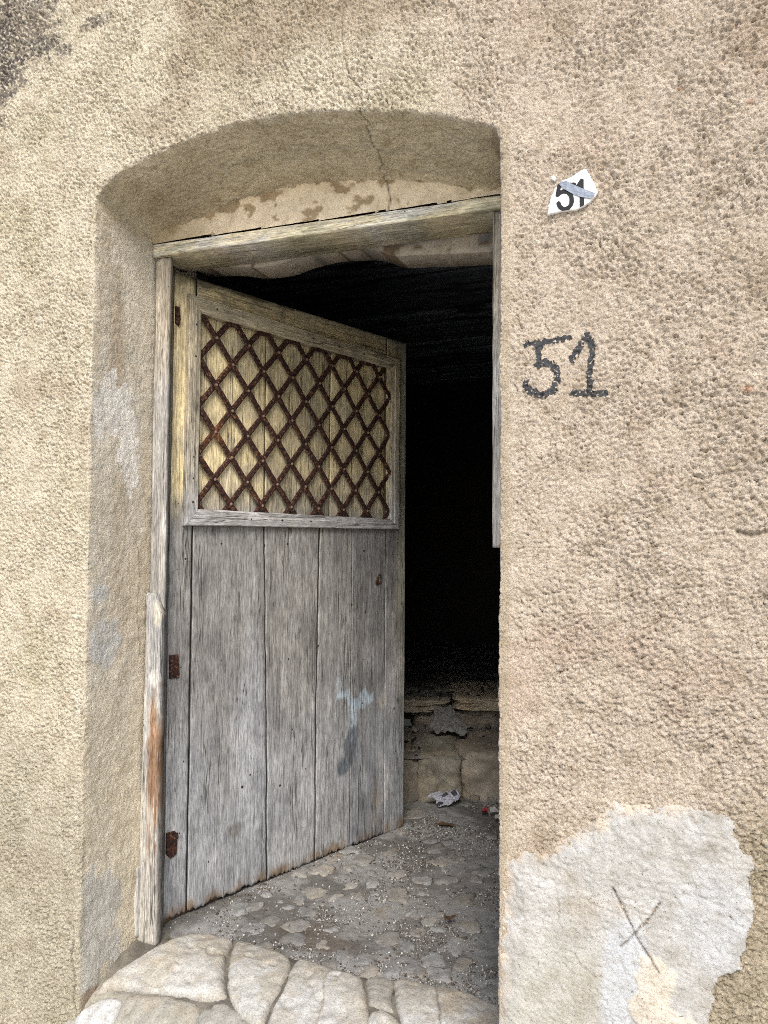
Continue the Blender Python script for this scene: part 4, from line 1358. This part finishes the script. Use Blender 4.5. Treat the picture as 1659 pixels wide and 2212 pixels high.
        if fam == 1:
            # rivets where the rising bars cross this one
            for k2 in range(0, 24):
                # crossing with fam -1 bar kk: z offset = (kk-k)*H/2
                dz = k2 * Hh / 2
                p = np.array([a0 + k * W + dz * W / Hh, z1 - dz])
                if amin + .003 < p[0] < amax - .003 and zmin + .004 < p[1] < ztop(p[0]) - .004:
                    if rivet_me is None:
                        vs = []; fs = []
                        for ri, (rr, yy) in enumerate(((.0052, 0), (.0046, -.0022), (.0026, -.0036))):
                            for q in range(8):
                                vs.append((rr * math.cos(q * math.pi / 4), yy, rr * math.sin(q * math.pi / 4)))
                        for ri in range(2):
                            for q in range(8):
                                fs.append((ri * 8 + q, ri * 8 + (q + 1) % 8, ri * 8 + 8 + (q + 1) % 8, ri * 8 + 8 + q))
                        fs.append(tuple(range(16, 24)))
                        rv = mesh_obj('rivet', vs, fs, M_rivet, ob); fix_normals(rv); rivet_me = rv.data
                    else:
                        rv = bpy.data.objects.new('rivet', rivet_me); COL.objects.link(rv); rv.parent = ob
                    rv.location = (p[0] + .001 * (r.random() - .5), -.0066, p[1] + .001 * (r.random() - .5))
    # short flat links along the top that join neighbouring bars
    for k in range(0, 7):
        p = a0 + k * W
        if p - .02 < amin:
            continue
        z = ztop(p) - .004
        V = [(p - .019, -.005, z - .006), (p + .019, -.005, z - .006), (p + .017, -.005, z + .006), (p - .017, -.005, z + .006)]
        prism('lattice_link', [(p - .016, z - .006), (p + .016, z - .006), (p + .013, z + .005), (p - .013, z + .005)], -.0056, .002, M_rust, root)
    # hinge plates
    for (pts, lb) in (([(.0, .758), (.0, .70), (.002, .692), (.031, .692), (.032, .705), (.031, .728), (.027, .758)], 'rusty hinge plate at mid height'),
                      ([(.0, .262), (.0, .205), (.014, .188), (.033, .196), (.034, .238), (.038, .240), (.037, .254), (.030, .256), (.027, .262)], 'rusty hinge plate near the floor'),
                      ([(.0, 1.757), (.0, 1.708), (.012, 1.700), (.016, 1.722), (.012, 1.757)], 'rusty stub of the top hinge')):
        q = prism('hinge', [(a + .006, z) for a, z in pts], -.006, .001, M_rust, root); q['label'] = lb
    # pull ring
    V = []; F = []
    n, m = 20, 8
    for i in range(n):
        a = 2 * math.pi * i / n
        for j in range(m):
            b = 2 * math.pi * j / m
            rr = 1 + .19 * math.cos(b)
            V.append((.878 + .0105 * rr * math.cos(a), -.006 + .0024 * math.sin(b) - .002 * math.sin(a), .947 + .0155 * rr * math.sin(a)))
            F.append((i * m + j, ((i + 1) % n) * m + j, ((i + 1) % n) * m + (j + 1) % m, i * m + (j + 1) % m))
    ring = mesh_obj('pull_ring', V, F, M_rust, root); fix_normals(ring)
    prism('staple', [(.862, .928), (.874, .926), (.876, .944), (.864, .948)], -.006, .002, M_rust, root)
    # nail heads
    nl = [(.055, 1.03), (.18, 1.075), (.345, 1.07), (.44, 1.075), (.63, 1.08), (.80, 1.05), (.95, 1.10), (.03, .93), (.045, .72), (.06, .45), (.05, .25), (.10, .73), (.25, .72), (.22, .60), (.45, .70), (.47, .47),
          (.53, .33), (.58, .73), (.74, .86), (.81, .83), (.80, .66), (.80, .505), (.97, .46), (.30, .36), (.27, .33), (.42, .30), (.60, .55), (.66, .40), (.90, .24), (.98, .30), (.08, 1.50), (.07, 1.62), (.15, .14), (.52, .14)]
    for s, (p, q) in (((0), (TLo, TLi)),):
        pass
    mid = lambda P, Q, R_, S_, s: tuple((np.array(P) * (1 - s) + np.array(Q) * s) * .5 + (np.array(R_) * (1 - s) + np.array(S_) * s) * .5)
    proud = []
    for s in (.08, .24, .38, .52, .66, .80, .93):
        proud.append(mid(TLo, TRo, TLi, TRi, s)); proud.append(mid(BLo, BRo, BLi, BRi, s))
    for s in (.1, .25, .72, .82, .93):
        proud.append(mid(TLo, BLo, TLi, BLi, s))
    base = None
    for pts, y in ((nl, -.0004), (proud, -.0180)):
        for (a, z) in pts:
            if base is None:
                vs = [(0, -.001, 0)] + [(.0034 * math.cos(q * math.pi / 4), .0008, .0034 * math.sin(q * math.pi / 4)) for q in range(8)]
                fs = [(0, 1 + (q + 1) % 8, 1 + q) for q in range(8)]
                o = mesh_obj('nail', vs, fs, M_nail, root); fix_normals(o); base = o.data
            else:
                o = bpy.data.objects.new('nail', base); COL.objects.link(o); o.parent = root
            o.location = (a, y, z); o.rotation_euler = (0, r.random() * 3, 0); sc = r.uniform(.7, 1.25); o.scale = (sc, 1, sc * r.uniform(.9, 1.4))
    return root


M_rivet = paper_mat('worn_rivet', (.24, .16, .115), .7, .5)
build_door()


# ------------------------------------------------------------------ broken number plate with tape
def build_plate():
    root = thing('house_number_plate', 'broken white number plate with black 51 held by a strip of grey tape', 'house number', (-.215, 0, 1.765))
    root.location = (0, 0, 0)
    sh = np.array([(-.262, 1.725), (-.2595, 1.7365), (-.2607, 1.7417), (-.257, 1.7474), (-.2545, 1.7596), (-.2484, 1.7724), (-.2398, 1.7835), (-.2313, 1.7883), (-.2168, 1.7908), (-.2072, 1.7966), (-.1904, 1.8041),
                   (-.1833, 1.7937), (-.1786, 1.7817), (-.1728, 1.7721), (-.1693, 1.7604), (-.1665, 1.753), (-.1729, 1.7457), (-.1811, 1.7377), (-.193, 1.7309), (-.2049, 1.7266), (-.2218, 1.7268), (-.2363, 1.7266), (-.2500, 1.7262)])
    shp = []
    for q0, q1 in zip(sh, np.roll(sh, -1, 0)):
        for f_ in (0, .25, .5, .75):
            shp.append(q0 * (1 - f_) + q1 * f_)
    shp = np.array(shp); shp = shp + .0011 * np.stack([perlin(shp[:, 0] * 400, shp[:, 1] * 400, 1), perlin(shp[:, 0] * 400, shp[:, 1] * 400, 2)], 1)
    prism('plate', shp, -.0105, -.002, M_white, root)
    for pts, hw, poly in (([(-.2119, 1.7741), (-.2408, 1.7775), (-.2435, 1.7600)], .0042, False),
                          ([(-.2440, 1.7590), (-.2361, 1.7640), (-.2239, 1.7629), (-.2158, 1.7527), (-.2142, 1.7399), (-.219, 1.7318), (-.2288, 1.7297), (-.2375, 1.735), (-.2424, 1.7436)], .0045, True),
                          ):
        pass
    def digit(strokes, x0, x1):
        xs = np.arange(x0, x1, .0008); zs = np.arange(1.722, 1.80, .0008)

        def keep(P):
            m = np.zeros(len(P), bool)
            for plx, hw, smooth in strokes:
                q = catmull(plx, 6, False) if smooth else np.array(plx)
                d, _ = seg_dist(P, q); m |= d < hw
            return m & in_poly(P, sh)
        P, q, _ = grid_region(xs, zs, keep)
        x, z = P.T
        mesh_obj('digit', np.stack([x, np.full(len(x), -.0110), z], 1), q[:, ::-1], M_black, root, smooth=False)
    digit([([(-.2110, 1.7755), (-.2390, 1.7785), (-.2418, 1.7620)], .0044, False),
           ([(-.2420, 1.7600), (-.2340, 1.7645), (-.2235, 1.7625), (-.2165, 1.7530), (-.2155, 1.7410), (-.2200, 1.7325), (-.2290, 1.7300), (-.2370, 1.7350), (-.2405, 1.7430)], .0047, True)], -.255, -.205)
    digit([([(-.1968, 1.7800), (-.1962, 1.7200)], .0048, False), ([(-.1980, 1.7790), (-.2100, 1.7650)], .0036, False)], -.2125, -.185)
    tp = np.array([(-.236, 1.7849), (-.2239, 1.7834), (-.2107, 1.7739), (-.1904, 1.7615), (-.1704, 1.7508), (-.1775, 1.7416), (-.1976, 1.7479), (-.2119, 1.7559), (-.23, 1.7689), (-.2389, 1.7792)])
    per = np.concatenate([tp, tp[:1]])
    P, q, _ = grid_region(np.arange(-.245, -.165, .0012), np.arange(1.738, 1.79, .0012), lambda P: in_poly(P, tp), per, .003)
    x, z = P.T
    o = mesh_obj('tape', np.stack([x, -.0123 - .0016 * np.abs(perlin(x * 140, z * 300, 3)), z], 1), q[:, ::-1], M_tape, root)
    chip = np.array([(-.2559, 1.8006), (-.2497, 1.8008), (-.2449, 1.7949), (-.2485, 1.7905), (-.2534, 1.7939)])
    prism('plate_chip', chip, -.0095, -.002, M_white, root)
    return root


build_plate()


# ------------------------------------------------------------------ litter
def sheet_litter(name, label, cat, outline, loc, rz, mat_pieces, crumple, seed, thick=.0006):
    root = thing(name, label, cat, loc, rz)
    if name == 'crumpled_leaflet':
        root.scale = (.8, .72, .8)
        root.rotation_euler[0] = math.radians(24)
    for nm, poly, mat, lift in mat_pieces:
        p = np.array(poly, float); per = np.concatenate([p, p[:1]])
        st = .003
        P, q, _ = grid_region(np.arange(p[:, 0].min() - st, p[:, 0].max() + st, st), np.arange(p[:, 1].min() - st, p[:, 1].max() + st, st), lambda P: in_poly(P, p), per, .006)
        x, y = P.T
        z = .008 + crumple * (np.abs(perlin(x * 26, y * 26, seed)) + .5 * np.abs(perlin(x * 60, y * 60, seed + 1))) + lift
        o = mesh_obj(nm, np.stack([x, y, z], 1), q, mat, root); fix_normals(o)
    return root


M_pap = paper_mat('printed_paper', (.40, .41, .47), .5, .4)
M_pap2 = paper_mat('printed_dark', (.045, .045, .055), .5, .3)
M_red = paper_mat('red_card', (.42, .045, .05), .5, .4)
M_cream = paper_mat('white_card', (.50, .47, .43), .6, .4)
M_rag = paper_mat('grey_rag', (.24, .235, .23), .95, .5)
M_leaf = paper_mat('brown_leaf', (.11, .065, .035), .9, .4)
sheet_litter('crumpled_leaflet', 'crumpled white and lilac leaflet with dark print below the first step', 'paper',
             None, (-.965, 1.548, .026), math.radians(18),
             [('sheet', [(-.085, .012), (-.02, .062), (.005, .045), (.065, .078), (.10, .02), (.035, -.045), (-.02, -.065), (-.035, -.02)], M_pap, 0),
              ('print', [(-.012, .030), (.020, .045), (.030, .020), (.0, .008)], M_pap2, .0015), ('print', [(.040, .055), (.065, .066), (.080, .036), (.052, .028)], M_pap2, .0015),
              ('print', [(-.030, -.040), (-.012, -.020), (.008, -.030), (-.016, -.058)], M_pap2, .0015)], .020, 5)
sheet_litter('torn_packet', 'torn red and white card packet at the right end of the step', 'packet', None, (-.765, 1.520, .006), math.radians(20),
             [('red_flap', [(-.030, -.022), (-.006, -.022), (-.002, .024), (-.024, .030)], M_red, 0), ('white_flap', [(.004, -.008), (.050, .002), (.044, .028), (.008, .026)], M_cream, .003)], .018, 11)
sheet_litter('paper_scrap', 'small pale scrap of paper near the torn packet', 'paper', None, (-.715, 1.475, .006), .4,
             [('sheet', [(-.018, -.012), (.016, -.008), (.020, .012), (-.008, .016)], M_cream, 0)], .016, 15)
sheet_litter('dead_leaf', 'dry brown leaf lying on the floor before the step', 'leaf', None, (-.885, 1.335, .004), .3,
             [('blade', [(-.040, -.004), (-.015, -.016), (.022, -.014), (.042, .002), (.02, .015), (-.018, .014)], M_leaf, 0)], .010, 19)
sheet_litter('dead_leaf', 'curled dark leaf among the cobbles beside the right jamb', 'leaf', None, (-.655, .64, .004), .9,
             [('blade', [(-.024, -.004), (0, -.010), (.026, -.003), (.02, .008), (-.01, .009)], M_leaf, 0)], .014, 23)


def build_rag():
    root = thing('grey_rag', 'crumpled grey rag slumped against the second stone step', 'rag', (-1.085, 1.955, .195), math.radians(23))
    p = catmull(np.array([(-.075, -.05), (-.03, -.085), (.03, -.075), (.085, -.095), (.095, -.04), (.055, .02), (.05, .075), (.0, .095), (-.04, .07), (-.05, .01)]), 4)
    per = np.concatenate([p, p[:1]])
    P, q, _ = grid_region(np.arange(-.12, .12, .004), np.arange(-.12, .12, .004), lambda P: in_poly(P, p), per, .007)
    x, y = P.T
    z = .010 + .030 * np.abs(perlin(x * 20 + y * 8, y * 9, 3)) + .016 * np.abs(perlin(x * 42, y * 30, 4)) + .45 * (y + .09)
    o = mesh_obj('cloth', np.stack([x, y, z], 1), q, M_rag, root); fix_normals(o)


build_rag()

# ------------------------------------------------------------------ street outside
def build_street():
    g = [-60, -20, -8, -4]
    xs = np.concatenate([g, np.arange(-3.5, 2.6, .1), [4, 8, 20, 60]]); ys = np.concatenate([[-60, -20, -8, -4], np.arange(-3, .05, .1)])
    P, q, _ = grid_region(xs.astype(float), ys.astype(float), lambda P: np.ones(len(P), bool))
    x, y = P.T
    o = mesh_obj('street', np.stack([x, y, -.44 + .012 * fbm(x * 2, y * 2, 3, 401)], 1), q, M_street, None)
    fix_normals(o); tag(o, kind='structure')


build_street()
